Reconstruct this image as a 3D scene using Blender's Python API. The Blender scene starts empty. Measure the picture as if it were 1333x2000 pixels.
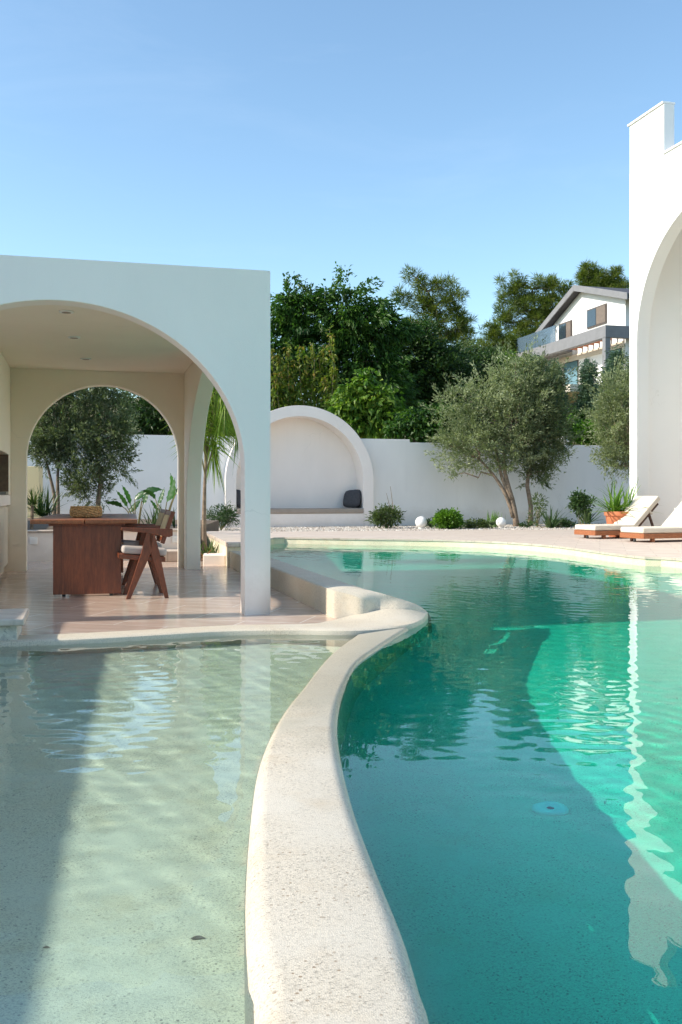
import bpy, math, random
import numpy as np
from mathutils import Vector, Matrix, noise
from mathutils.geometry import tessellate_polygon

rng = np.random.default_rng(7)
random.seed(7)
sc = bpy.context.scene
COL = sc.collection
rad = math.radians

# ------------------------------------------------------------------ camera
F, CX, HY = 1900.0, 666.5, 965.0            # focal length, centre and horizon in photo pixels
cam = bpy.data.cameras.new('camera')
camo = bpy.data.objects.new('camera', cam)
COL.objects.link(camo)
sc.camera = camo
camo.location = (0, 0, 1.0)
camo.rotation_euler = (rad(90), 0, 0)
cam.sensor_fit = 'VERTICAL'
cam.sensor_height = 36
cam.lens = 36 * F / 2000
cam.shift_y = -(1000 - HY) / 2000
cam.clip_end = 2000

# ------------------------------------------------------------------ light
SUN_EL = rad(34)
SX, SY = -.974, -.224                         # horizontal direction towards the sun
world = bpy.data.worlds.new('World')
sc.world = world
world.use_nodes = True
wn = world.node_tree
sky = wn.nodes.new('ShaderNodeTexSky')
sky.sky_type = 'NISHITA'
sky.sun_disc = False
sky.sun_elevation = SUN_EL
sky.sun_rotation = math.atan2(SX, SY)
sky.altitude = 0
sky.air_density = 1.0
sky.dust_density = .8
sky.ozone_density = 2.0
tint = wn.nodes.new('ShaderNodeMix')
tint.data_type = 'RGBA'; tint.blend_type = 'MULTIPLY'
tint.inputs[0].default_value = 1
tint.inputs[7].default_value = (.90, .985, .945, 1)   # a clearer, less violet blue
wn.links.new(sky.outputs[0], tint.inputs[6])
tcw = wn.nodes.new('ShaderNodeTexCoord')
stw = wn.nodes.new('ShaderNodeMapping'); stw.inputs['Scale'].default_value = (2.2, 2.2, 9); stw.inputs['Rotation'].default_value = (0, .12, 0)
wn.links.new(tcw.outputs['Generated'], stw.inputs[0])
nw = wn.nodes.new('ShaderNodeTexNoise'); nw.inputs['Scale'].default_value = 1.7; nw.inputs['Detail'].default_value = 7; nw.inputs['Roughness'].default_value = .62; nw.inputs['Distortion'].default_value = .5
wn.links.new(stw.outputs[0], nw.inputs['Vector'])
rw = wn.nodes.new('ShaderNodeMapRange'); rw.inputs[1].default_value = .5; rw.inputs[2].default_value = .85; rw.inputs[4].default_value = .055
wn.links.new(nw.outputs['Fac'], rw.inputs[0])
cw = wn.nodes.new('ShaderNodeMix'); cw.data_type = 'RGBA'; cw.inputs[7].default_value = (5.2, 5.6, 6.2, 1)
wn.links.new(rw.outputs[0], cw.inputs[0]); wn.links.new(tint.outputs[2], cw.inputs[6])
wn.links.new(cw.outputs[2], wn.nodes['Background'].inputs[0])
wn.nodes['Background'].inputs[1].default_value = .13
sun = bpy.data.lights.new('sun', 'SUN')
sun.energy = 3.0
sun.angle = rad(.53)
sun.color = (1, .91, .78)
suno = bpy.data.objects.new('sun', sun)
COL.objects.link(suno)
ce = math.cos(SUN_EL)
suno.rotation_euler = Vector((SX * ce, SY * ce, math.sin(SUN_EL))).to_track_quat('Z', 'Y').to_euler()
suno.location = (-20, -3, 20)
sun.cycles.is_caustics_light = True
sc.view_settings.view_transform = 'Standard'
sc.view_settings.look = 'None'
sc.view_settings.exposure = 1.08
sc.view_settings.gamma = 1
cy = sc.cycles
cy.use_denoising = True
cy.caustics_reflective = False
cy.caustics_refractive = True
cy.max_bounces = 14
cy.diffuse_bounces = 8
cy.glossy_bounces = 4
cy.transmission_bounces = 12
cy.transparent_max_bounces = 8
cy.sample_clamp_indirect = 6
cy.blur_glossy = 0.5

# ------------------------------------------------------------------ frames
def S(Y): return F / Y
def P(x, y, z=0.0):                          # photo pixel lying on the level z
    s = (y - HY) / (1 - z)
    return Vector(((x - CX) / s, F / s, z))
def D(x, y, Y):                              # photo pixel at the distance Y
    s = F / Y
    return Vector(((x - CX) / s, Y, 1 - (y - HY) / s))
TH = .2637
_c = 1 / math.sqrt(1 + TH * TH)
U = Vector((_c, _c * TH, 0))                 # along the pavilion front
Vv = Vector((-_c * TH, _c, 0))               # into the pavilion
C0 = Vector((-.587, 8.085, 0))
def G(a, b, z=0.0): return C0 + U * a + Vv * b + Vector((0, 0, z))
ZUP = Vector((0, 0, 1))

# ------------------------------------------------------------------ mesh helpers
class MB:
    def __init__(s): s.v, s.f = [], []
    def add(s, vs, fs):
        o = len(s.v)
        s.v += [tuple(p) for p in vs]
        s.f += [tuple(i + o for i in f) for f in fs]
        return s
    def hexa(s, p):                          # 8 corners: bottom 0-3, top 4-7
        return s.add(p, [(3, 2, 1, 0), (4, 5, 6, 7), (0, 1, 5, 4), (1, 2, 6, 5), (2, 3, 7, 6), (3, 0, 4, 7)])
    def box(s, x0, x1, y0, y1, z0, z1, M=None):
        p = [Vector(q) for q in ((x0, y0, z0), (x1, y0, z0), (x1, y1, z0), (x0, y1, z0), (x0, y0, z1), (x1, y0, z1), (x1, y1, z1), (x0, y1, z1))]
        if M is not None: p = [M(*q) if callable(M) else M @ q for q in p]
        return s.hexa(p)
    def prism(s, poly, z0, z1):
        pts = [Vector((p[0], p[1], 0)) for p in poly]
        area = sum(pts[i].x * pts[(i + 1) % len(pts)].y - pts[(i + 1) % len(pts)].x * pts[i].y for i in range(len(pts)))
        if area < 0: pts.reverse()
        n = len(pts)
        tri = tessellate_polygon([pts])
        vs = [(p.x, p.y, z0) for p in pts] + [(p.x, p.y, z1) for p in pts]
        fs = []
        for t in tri:
            a, b, c = (pts[i] for i in t)
            if (b - a).cross(c - a).z < 0: t = (t[0], t[2], t[1])
            fs.append(tuple(i + n for i in t)); fs.append((t[2], t[1], t[0]))
        for i in range(n):
            j = (i + 1) % n
            fs.append((i, j, j + n, i + n))
        return s.add(vs, fs)
    def tube(s, pts, r, seg=8, cap=True):
        pts = [Vector(p) for p in pts]
        n = len(pts)
        rs = r if hasattr(r, '__len__') else [r] * n
        vs = []
        prev = None
        for i, p in enumerate(pts):
            t = (pts[min(i + 1, n - 1)] - pts[max(i - 1, 0)])
            if t.length < 1e-9: t = ZUP.copy()
            t.normalize()
            if prev is None:
                a = t.cross(Vector((0, 1, 0.01)))
                if a.length < .1: a = t.cross(Vector((1, 0, 0)))
            else:
                a = prev - t * prev.dot(t)
            a.normalize(); prev = a
            b = t.cross(a)
            for k in range(seg):
                an = 2 * math.pi * k / seg
                vs.append(p + (a * math.cos(an) + b * math.sin(an)) * rs[i])
        fs = [(i * seg + k, i * seg + (k + 1) % seg, (i + 1) * seg + (k + 1) % seg, (i + 1) * seg + k) for i in range(n - 1) for k in range(seg)]
        if cap:
            fs.append(tuple(range(seg - 1, -1, -1))); fs.append(tuple((n - 1) * seg + k for k in range(seg)))
        return s.add(vs, fs)
    def lathe(s, prof, c=(0, 0, 0), seg=24, wob=None):
        vs, n = [], len(prof)
        for i, (r, z) in enumerate(prof):
            for k in range(seg):
                an = 2 * math.pi * k / seg
                rr = r + (wob(i, k) if wob else 0)
                vs.append((c[0] + rr * math.cos(an), c[1] + rr * math.sin(an), c[2] + z))
        fs = [(i * seg + k, i * seg + (k + 1) % seg, (i + 1) * seg + (k + 1) % seg, (i + 1) * seg + k) for i in range(n - 1) for k in range(seg)]
        fs.append(tuple(range(seg - 1, -1, -1))); fs.append(tuple((n - 1) * seg + k for k in range(seg)))
        return s.add(vs, fs)
    def build(s, name, mat, parent=None, smooth=False, bevel=0, seg=2):
        me = bpy.data.meshes.new(name)
        me.from_pydata(s.v, [], s.f)
        me.materials.append(mat)
        me.update()
        return link(name, me, parent, smooth, bevel, seg)

def link(name, me, parent=None, smooth=False, bevel=0, seg=2):
    o = bpy.data.objects.new(name, me)
    COL.objects.link(o)
    if smooth: me.polygons.foreach_set('use_smooth', [True] * len(me.polygons))
    if bevel:
        m = o.modifiers.new('bevel', 'BEVEL'); m.width = bevel; m.segments = seg; m.limit_method = 'ANGLE'; m.angle_limit = rad(40)
        me.polygons.foreach_set('use_smooth', [True] * len(me.polygons))
        w = o.modifiers.new('wn', 'WEIGHTED_NORMAL'); w.keep_sharp = False
    if parent is not None: put(o, parent)
    return o
def put(o, parent):
    o.parent = parent
    if parent.get('shift') is not None:
        o.matrix_parent_inverse = Matrix.Translation(-Vector(parent['shift']))
def thing(name, label, cat, loc=(0, 0, 0), group=None, local=False):
    o = bpy.data.objects.new(name, None)
    COL.objects.link(o)
    o.empty_display_size = .1
    o.location = loc
    if not local: o['shift'] = tuple(loc)    # parts are given in world coordinates
    return tag(o, label, cat, group)
def tag(o, label, cat, group=None):
    o['label'] = label; o['category'] = cat
    if group: o['group'] = group
    return o
def struct(o, kind='structure'):
    o['kind'] = kind
    return o
def recv(o):
    o.cycles.is_caustics_receiver = True
    return o

def np_mesh(name, V, Fq, mat, attr=None, smooth=False):
    me = bpy.data.meshes.new(name)
    V = np.ascontiguousarray(V, dtype=np.float32); Fq = np.ascontiguousarray(Fq, dtype=np.int32)
    me.vertices.add(len(V)); me.vertices.foreach_set('co', V.ravel())
    k = Fq.shape[1]
    me.loops.add(Fq.size); me.loops.foreach_set('vertex_index', Fq.ravel())
    me.polygons.add(len(Fq)); me.polygons.foreach_set('loop_start', np.arange(0, Fq.size, k, dtype=np.int32))
    me.polygons.foreach_set('use_smooth', np.full(len(Fq), smooth))
    me.update(calc_edges=True)
    if attr is not None:
        for an, av in attr.items():
            at = me.attributes.new(an, 'FLOAT', 'POINT'); at.data.foreach_set('value', np.ascontiguousarray(av, dtype=np.float32))
    me.materials.append(mat)
    return me

# ------------------------------------------------------------------ materials
def nodes(name):
    m = bpy.data.materials.new(name); m.use_nodes = True
    return m, m.node_tree, m.node_tree.nodes['Principled BSDF']
def N(t, kind, **kw):
    n = t.nodes.new(kind)
    for k, v in kw.items():
        if k.startswith('i_'): n.inputs[k[2:].replace('_', ' ')].default_value = v
        else: setattr(n, k, v)
    return n
def ramp(t, fac, stops):
    r = t.nodes.new('ShaderNodeValToRGB')
    e = r.color_ramp.elements
    while len(e) < len(stops): e.new(.5)
    for el, (p, c) in zip(e, stops):
        el.position = p; el.color = (*c, 1) if len(c) == 3 else c
    t.links.new(fac, r.inputs[0])
    return r.outputs[0]
def mixc(t, fac, a, b, mode='MIX'):
    n = N(t, 'ShaderNodeMix', data_type='RGBA', blend_type=mode)
    for sock, v in ((n.inputs[0], fac), (n.inputs[6], a), (n.inputs[7], b)):
        if hasattr(v, 'is_linked'): t.links.new(v, sock)
        elif isinstance(v, (int, float)): sock.default_value = v
        else: sock.default_value = (*v, 1)
    return n.outputs[2]
def coords(t): return t.nodes.new('ShaderNodeNewGeometry').outputs['Position']
def nz(t, co, scale, detail=4, rough=.55):
    n = N(t, 'ShaderNodeTexNoise', i_Scale=scale, i_Detail=detail, i_Roughness=rough)
    t.links.new(co, n.inputs['Vector'])
    return n.outputs['Fac']
def scaled(t, co, sx, sy, sz):
    n = N(t, 'ShaderNodeVectorMath', operation='MULTIPLY')
    t.links.new(co, n.inputs[0]); n.inputs[1].default_value = (sx, sy, sz)
    return n.outputs[0]
def bump(t, b, h, strength, dist):
    n = N(t, 'ShaderNodeBump', i_Strength=strength, i_Distance=dist)
    t.links.new(h, n.inputs['Height']); t.links.new(n.outputs[0], b.inputs['Normal'])
def plain(name, c, rough=.6, var=.12, scale=3, metallic=0, bs=0, bscale=60):
    m, t, b = nodes(name)
    co = coords(t)
    f = nz(t, co, scale)
    lo = tuple(x * (1 - var) for x in c); hi = tuple(min(1, x * (1 + var)) for x in c)
    t.links.new(ramp(t, f, [(.3, lo), (.7, hi)]), b.inputs['Base Color'])
    b.inputs['Roughness'].default_value = rough; b.inputs['Metallic'].default_value = metallic
    if bs: bump(t, b, nz(t, co, bscale), bs, .004)
    return m
def plaster(name, c, stain=.06, splash=0):
    m, t, b = nodes(name)
    co = coords(t)
    big = nz(t, scaled(t, co, 1, 1, .5), .9, 5)
    streak = nz(t, scaled(t, co, 5, 5, .5), 1.0, 4)
    d = tuple(x * (1 - stain) for x in c)
    c1 = ramp(t, big, [(.35, d), (.65, c)])
    c2 = mixc(t, ramp(t, streak, [(.55, (0, 0, 0)), (.8, (.35, .35, .35))]), c1, tuple(x * (1 - 1.6 * stain) for x in c))
    if splash:
        sx = N(t, 'ShaderNodeSeparateXYZ'); t.links.new(co, sx.inputs[0])
        ad = N(t, 'ShaderNodeMath', operation='MULTIPLY_ADD'); t.links.new(nz(t, co, 3.5, 6, .7), ad.inputs[0]); ad.inputs[1].default_value = -.75; t.links.new(sx.outputs[2], ad.inputs[2])
        mr = N(t, 'ShaderNodeMapRange'); t.links.new(ad.outputs[0], mr.inputs[0]); mr.inputs[1].default_value = splash - .42; mr.inputs[2].default_value = splash - .1; mr.inputs[3].default_value = .28; mr.inputs[4].default_value = 0
        c2 = mixc(t, mr.outputs[0], c2, (.50, .42, .34))
    crk = N(t, 'ShaderNodeTexVoronoi', i_Scale=.7, feature='DISTANCE_TO_EDGE'); wv = N(t, 'ShaderNodeVectorMath', operation='MULTIPLY_ADD')
    nc_ = N(t, 'ShaderNodeTexNoise', i_Scale=3.0, i_Detail=5.0); t.links.new(co, nc_.inputs['Vector']); t.links.new(nc_.outputs['Color'], wv.inputs[0]); wv.inputs[1].default_value = (.5, .5, .5); t.links.new(co, wv.inputs[2]); t.links.new(wv.outputs[0], crk.inputs['Vector'])
    gate = N(t, 'ShaderNodeMath', operation='MULTIPLY'); t.links.new(ramp(t, crk.outputs['Distance'], [(0, (1, 1, 1)), (.004, (0, 0, 0))]), gate.inputs[0]); t.links.new(ramp(t, nz(t, co, .8, 2), [(.56, (0, 0, 0)), (.62, (.25, .25, .25))]), gate.inputs[1])
    c2 = mixc(t, gate.outputs[0], c2, (.45, .43, .40))
    t.links.new(c2, b.inputs['Base Color'])
    b.inputs['Roughness'].default_value = .85
    h = N(t, 'ShaderNodeMath', operation='ADD'); t.links.new(nz(t, co, 7, 4), h.inputs[0]); t.links.new(nz(t, co, 160, 2), h.inputs[1])
    bump(t, b, h.outputs[0], .2, .012)
    return m
def stone(name, base, spk, rough=.7, sscale=170, wet=None):
    # fine washed aggregate: little grains light and dark in a cream binder
    m, t, b = nodes(name)
    co = coords(t)
    v = N(t, 'ShaderNodeTexVoronoi', i_Scale=sscale); t.links.new(co, v.inputs['Vector'])
    sep = N(t, 'ShaderNodeSeparateColor'); t.links.new(v.outputs['Color'], sep.inputs[0])
    g = ramp(t, sep.outputs[0], [(0, tuple(x * .55 for x in base)), (.12, tuple(x * .8 for x in base)), (.4, base), (.9, tuple(min(1, x * 1.14) for x in base))])
    v2 = N(t, 'ShaderNodeTexVoronoi', i_Scale=sscale * .33); t.links.new(co, v2.inputs['Vector'])
    sep2 = N(t, 'ShaderNodeSeparateColor'); t.links.new(v2.outputs['Color'], sep2.inputs[0])
    chip = N(t, 'ShaderNodeMath', operation='MULTIPLY')
    t.links.new(ramp(t, sep2.outputs[1], [(.88, (0, 0, 0)), (.9, (1, 1, 1))]), chip.inputs[0])
    t.links.new(ramp(t, v2.outputs['Distance'], [(.25, (1, 1, 1)), (.36, (0, 0, 0))]), chip.inputs[1])
    c2 = mixc(t, chip.outputs[0], g, spk)
    big = nz(t, co, 2.2, 5, .6)
    c3 = mixc(t, ramp(t, big, [(.42, (0, 0, 0)), (.68, (.75, .75, .75))]), c2, tuple(x * y for x, y in zip(base, (1.1, 1.14, 1.2))))
    warm = nz(t, scaled(t, co, 1, 1, 1), 5.1, 4, .6)
    c4 = mixc(t, ramp(t, warm, [(.55, (0, 0, 0)), (.8, (.55, .55, .55))]), c3, tuple(x * y for x, y in zip(base, (.93, .84, .72))))
    if wet:
        sx = N(t, 'ShaderNodeSeparateXYZ'); t.links.new(co, sx.inputs[0])
        ad = N(t, 'ShaderNodeMath', operation='MULTIPLY_ADD'); t.links.new(nz(t, co, 3.2, 5), ad.inputs[0]); ad.inputs[1].default_value = 2.2; t.links.new(sx.outputs[1], ad.inputs[2])
        wz = N(t, 'ShaderNodeMath', operation='LESS_THAN'); t.links.new(sx.outputs[2], wz.inputs[0]); wz.inputs[1].default_value = .03
        wm_ = N(t, 'ShaderNodeMath', operation='MULTIPLY'); t.links.new(wz.outputs[0], wm_.inputs[1])
        mr = N(t, 'ShaderNodeMapRange'); t.links.new(ad.outputs[0], mr.inputs[0]); mr.inputs[1].default_value = 4.7; mr.inputs[2].default_value = 5.9
        t.links.new(mr.outputs[0], wm_.inputs[0])
        c4 = mixc(t, wm_.outputs[0], c4, mixc(t, 1.0, c4, (.80, .78, .70), 'MULTIPLY'))
        rm = N(t, 'ShaderNodeMapRange'); t.links.new(wm_.outputs[0], rm.inputs[0]); rm.inputs[3].default_value = rough; rm.inputs[4].default_value = .28
        t.links.new(rm.outputs[0], b.inputs['Roughness'])
    else:
        b.inputs['Roughness'].default_value = rough
    t.links.new(c4, b.inputs['Base Color'])
    bump(t, b, v.outputs['Distance'], .25, .004)
    return m
def travertine(name, c1, c2, rough, tile=(.62, .62), joint=None, rot=0.0, vein=1.0, coat=0.0):
    m, t, b = nodes(name)
    co = coords(t)
    mp = N(t, 'ShaderNodeMapping'); t.links.new(co, mp.inputs[0]); mp.inputs['Rotation'].default_value = (0, 0, rot)
    co = mp.outputs[0]
    br = N(t, 'ShaderNodeTexBrick', i_Scale=1.0, i_Mortar_Size=.006, i_Brick_Width=tile[0], i_Row_Height=tile[1], i_Mortar_Smooth=.3, offset=.5)
    br.inputs['Color1'].default_value = (.1, .1, .1, 1); br.inputs['Color2'].default_value = (.9, .9, .9, 1); br.inputs['Mortar'].default_value = (.5, .5, .5, 1)
    t.links.new(co, br.inputs['Vector'])
    # per tile shift of the veining
    sh = N(t, 'ShaderNodeVectorMath', operation='MULTIPLY_ADD')
    t.links.new(br.outputs['Color'], sh.inputs[0]); sh.inputs[1].default_value = (7, 3, 5); t.links.new(co, sh.inputs[2])
    v1 = nz(t, scaled(t, sh.outputs[0], 1.2, 4.5, 1), 1.6 * vein, 7, .65)
    v2 = nz(t, scaled(t, sh.outputs[0], 2, 14, 1), 2.0 * vein, 5, .6)
    a = ramp(t, v1, [(.3, c2), (.5, tuple((x + y) / 2 for x, y in zip(c1, c2))), (.68, c1)])
    a = mixc(t, ramp(t, v2, [(.52, (0, 0, 0)), (.72, (.5, .5, .5))]), a, tuple(x * .72 for x in c2))
    tone = N(t, 'ShaderNodeSeparateColor'); t.links.new(br.outputs['Color'], tone.inputs[0])
    a = mixc(t, ramp(t, tone.outputs[0], [(0, (.12, .12, .12)), (1, (0, 0, 0))]), a, tuple(x * .8 for x in c2))
    if joint: a = mixc(t, br.outputs['Fac'], a, joint)
    t.links.new(a, b.inputs['Base Color'])
    rr = ramp(t, v1, [(.3, (rough * 1.3,) * 3), (.7, (rough * .8,) * 3)])
    t.links.new(rr, b.inputs['Roughness'])
    b.inputs['Coat Weight'].default_value = coat; b.inputs['Coat Roughness'].default_value = .06
    inv = N(t, 'ShaderNodeMath', operation='MULTIPLY'); t.links.new(br.outputs['Fac'], inv.inputs[0]); inv.inputs[1].default_value = -1
    bump(t, b, inv.outputs[0], .3, .003)
    return m
def wood(name, c1, c2, axis=(1, 1, 1), rough=.38, plank=None):
    m, t, b = nodes(name)
    tc = N(t, 'ShaderNodeTexCoord').outputs['Object']
    co = scaled(t, tc, *axis)
    n1 = nz(t, co, 6, 6, .6); n2 = nz(t, co, 22, 4, .6)
    a = ramp(t, n1, [(.3, c2), (.7, c1)])
    a = mixc(t, ramp(t, n2, [(.45, (0, 0, 0)), (.7, (.55, .55, .55))]), a, tuple(x * .55 for x in c2))
    if plank:
        w = N(t, 'ShaderNodeTexBrick', i_Scale=1.0, i_Brick_Width=plank[0], i_Row_Height=plank[1], i_Mortar_Size=.0012, offset=0)
        w.inputs['Color1'].default_value = (.75, .75, .75, 1); w.inputs['Color2'].default_value = (1.15, 1.1, 1.05, 1); w.inputs['Mortar'].default_value = (.35, .35, .35, 1)
        sw = N(t, 'ShaderNodeSeparateXYZ'); t.links.new(tc, sw.inputs[0]); cb = N(t, 'ShaderNodeCombineXYZ')
        t.links.new(sw.outputs[plank[2]], cb.inputs[0]); t.links.new(sw.outputs[plank[3]], cb.inputs[1])
        t.links.new(cb.outputs[0], w.inputs['Vector'])
        a = mixc(t, 1.0, a, w.outputs['Color'], 'MULTIPLY')
    t.links.new(a, b.inputs['Base Color'])
    b.inputs['Roughness'].default_value = rough
    bump(t, b, n2, .1, .002)
    return m
def leafmat(name, cols, trans=.35, rough=.5, spec=.4):
    m, t, b = nodes(name)
    at = N(t, 'ShaderNodeAttribute', attribute_name='rnd')
    k = len(cols)
    c = ramp(t, at.outputs['Fac'], [(i / (k - 1), cols[i]) for i in range(k)])
    t.links.new(c, b.inputs['Base Color'])
    b.inputs['Roughness'].default_value = rough; b.inputs['Specular IOR Level'].default_value = spec
    tr = N(t, 'ShaderNodeBsdfTranslucent')
    t.links.new(mixc(t, 1.0, c, (1.3, 1.45, .7), 'MULTIPLY'), tr.inputs[0])
    mx = N(t, 'ShaderNodeMixShader', i_Fac=trans)
    t.links.new(b.outputs[0], mx.inputs[1]); t.links.new(tr.outputs[0], mx.inputs[2])
    t.links.new(mx.outputs[0], t.nodes['Material Output'].inputs[0])
    return m

M = {}
M['white'] = plaster('white_plaster', (.89, .82, .77), .06, .12)
M['whitewall'] = plaster('garden_wall_plaster', (.82, .81, .79), .08, .38)
M['cream'] = plaster('warm_bounce_plaster', (.90, .81, .68), .04)  # pavilion interior: warm bounce light put into the colour of white plaster
M['villa'] = plaster('villa_plaster', (.82, .81, .79), .03)
M['yellow'] = plaster('yellow_plaster', (.75, .62, .36), .08)
M['floor'] = travertine('polished_travertine', (.72, .575, .475), (.46, .325, .25), .2, (.9, .45), (.80, .72, .64), .26, 1.0, .2)
M['deck'] = travertine('terrace_travertine', (.64, .55, .465), (.50, .405, .335), .55, (.8, .4), (.40, .33, .27), .26, .8)
M['stone'] = stone('washed_aggregate', (.55, .49, .395), (.30, .23, .16), .7, 230, 1)
M['stonedry'] = stone('smooth_cream_render', (.56, .49, .385), (.4, .32, .24), .65, 260)
M['basin'] = stone('pool_aggregate', (.74, .675, .52), (.30, .26, .2), .7, 260)
M['lining'] = stone('pool_wall_render', (.72, .63, .46), (.5, .42, .3), .7, 220)
M['rough'] = stone('coarse_terrazzo', (.55, .53, .46), (.08, .08, .07), .8, 60)
M['wood'] = wood('red_hardwood', (.30, .075, .022), (.16, .034, .010), (4, 4, .5), .36, (.22, 9, 0, 2))
M['woodtop'] = wood('tabletop_hardwood', (.42, .145, .05), (.25, .075, .024), (5, .5, 5), .3, (.25, 9, 0, 1))
M['chairwood'] = wood('chair_hardwood', (.23, .058, .019), (.12, .026, .008), (3, 3, 1), .36)
M['teak'] = wood('lounger_hardwood', (.42, .15, .055), (.25, .08, .03), (1, 5, 5), .5)
M['darkwood'] = wood('support_hardwood', (.10, .045, .025), (.05, .02, .012), (2, 2, 2), .5)
M['canvas'] = plain('cream_canvas', (.66, .59, .49), .9, .06, 5, bs=.6, bscale=9)
M['seat'] = plain('seat_fabric', (.45, .40, .37), .95, .08, 8, bs=.2, bscale=300)
M['taupe'] = plain('taupe_fabric', (.36, .30, .25), .95, .06, 6, bs=.15, bscale=250)
M['charcoal'] = plain('charcoal_fabric', (.055, .055, .062), .95, .15, 20, bs=.25, bscale=260)
M['cane'] = plain('woven_cane', (.62, .50, .30), .7, .15, 40, bs=.4, bscale=300)
M['wicker'] = plain('woven_seagrass', (.56, .34, .155), .75, .55, 60, bs=.8, bscale=120)
M['terracotta'] = plain('terracotta', (.52, .17, .075), .75, .18, 8, bs=.15, bscale=90)
M['soil'] = plain('planting_soil', (.12, .085, .055), .95, .35, 9, bs=.6, bscale=25)
M['brick'] = plain('firebrick', (.20, .14, .10), .9, .25, 12)
M['metal'] = plain('black_metal', (.02, .02, .02), .45, .1, 5)
M['lamp'] = plain('white_lamp_plastic', (.85, .84, .82), .35, .02, 3)
M['opal'] = plain('opal_globe', (.80, .79, .77), .28, .02, 2)
M['bark'] = plain('grey_bark', (.22, .165, .12), .95, .35, 14, bs=.8, bscale=40)
M['darkbark'] = plain('dark_bark', (.09, .065, .05), .95, .3, 8, bs=.6, bscale=30)
M['stem'] = plain('green_brown_stem', (.20, .17, .07), .7, .3, 9)
M['anthracite'] = plain('anthracite_cladding', (.19, .19, .20), .6, .1, 2)
M['rooftile'] = plain('dark_roof_tile', (.06, .055, .06), .7, .2, 6)
M['housewhite'] = plaster('house_plaster', (.80, .80, .79), .03)
M['frame'] = plain('brown_window_frame', (.09, .07, .06), .5, .1, 4)
M['shutter'] = plain('brown_shutter', (.16, .125, .10), .6, .15, 6)
M['terrain'] = plain('dry_hillside', (.16, .14, .07), .95, .4, .6, bs=.5, bscale=3)
M['gravel'] = plain('gravel_bed', (.50, .44, .38), .95, .35, 40, bs=.8, bscale=60)
M['teal'] = plain('turquoise_plastic', (.75, .95, .98), .4, .05, 4)
def glassy(name, c, rough=.03):
    m, t, b = nodes(name)
    b.inputs['Base Color'].default_value = (*c, 1); b.inputs['Roughness'].default_value = rough
    b.inputs['Specular IOR Level'].default_value = .9
    return m
M['pane'] = glassy('window_glass', (.03, .045, .06))
M['bluepane'] = glassy('tinted_glass', (.10, .19, .23))
m, t, b = nodes('smoked_railing_glass')
b.inputs['Base Color'].default_value = (.10, .15, .20, 1); b.inputs['Roughness'].default_value = .04; b.inputs['Alpha'].default_value = .72
M['railglass'] = m
L = {}
L['olive'] = leafmat('olive_leaf', [(.09, .125, .05), (.17, .21, .10), (.27, .31, .17), (.43, .47, .32)], .34, .45, .5)
L['oliveshade'] = leafmat('shaded_olive_leaf', [(.055, .08, .03), (.105, .14, .06), (.18, .22, .11), (.32, .36, .24)], .3, .45, .5)  # darker copy of the olive leaf, shade put into its colour
L['broad'] = leafmat('broadleaf', [(.014, .045, .010), (.03, .085, .014), (.06, .14, .02), (.11, .20, .035)], .4)
L['dark'] = leafmat('dark_evergreen_leaf', [(.012, .034, .008), (.025, .06, .014), (.045, .095, .022), (.08, .14, .035)], .3)
L['shoot'] = leafmat('yellow_green_leaf', [(.045, .10, .012), (.10, .16, .018), (.17, .22, .025), (.26, .19, .04)], .42)
L['vine'] = leafmat('vine_leaf', [(.035, .10, .012), (.08, .17, .018), (.15, .25, .03), (.27, .34, .06)], .42)
L['pine'] = leafmat('pine_needle', [(.04, .075, .012), (.085, .13, .02), (.15, .195, .03), (.25, .27, .06)], .4)
L['shrub'] = leafmat('grey_green_leaf', [(.03, .055, .02), (.06, .095, .03), (.10, .15, .045), (.16, .21, .07)], .3)
L['cedar'] = leafmat('blue_green_needle', [(.03, .07, .045), (.06, .115, .07), (.10, .17, .11), (.16, .23, .16)], .3)
L['box'] = leafmat('bright_box_leaf', [(.03, .09, .01), (.07, .16, .015), (.12, .25, .02), (.19, .33, .04)], .35)
L['spike'] = leafmat('strap_leaf', [(.05, .13, .02), (.10, .21, .03), (.17, .29, .045), (.38, .43, .14)], .35, .4)
L['darkspike'] = leafmat('dark_strap_leaf', [(.02, .05, .018), (.04, .085, .028), (.06, .11, .035), (.10, .15, .05)], .25, .4)
L['banana'] = leafmat('paddle_leaf', [(.015, .055, .012), (.03, .10, .02), (.05, .15, .03), (.09, .2, .04)], .3, .3)
L['reed'] = leafmat('drooping_frond', [(.07, .13, .012), (.13, .22, .02), (.2, .3, .03), (.30, .36, .06)], .45)
L['dry'] = leafmat('dry_leaf', [(.18, .07, .03), (.25, .11, .05), (.3, .17, .08)], .3)

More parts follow.
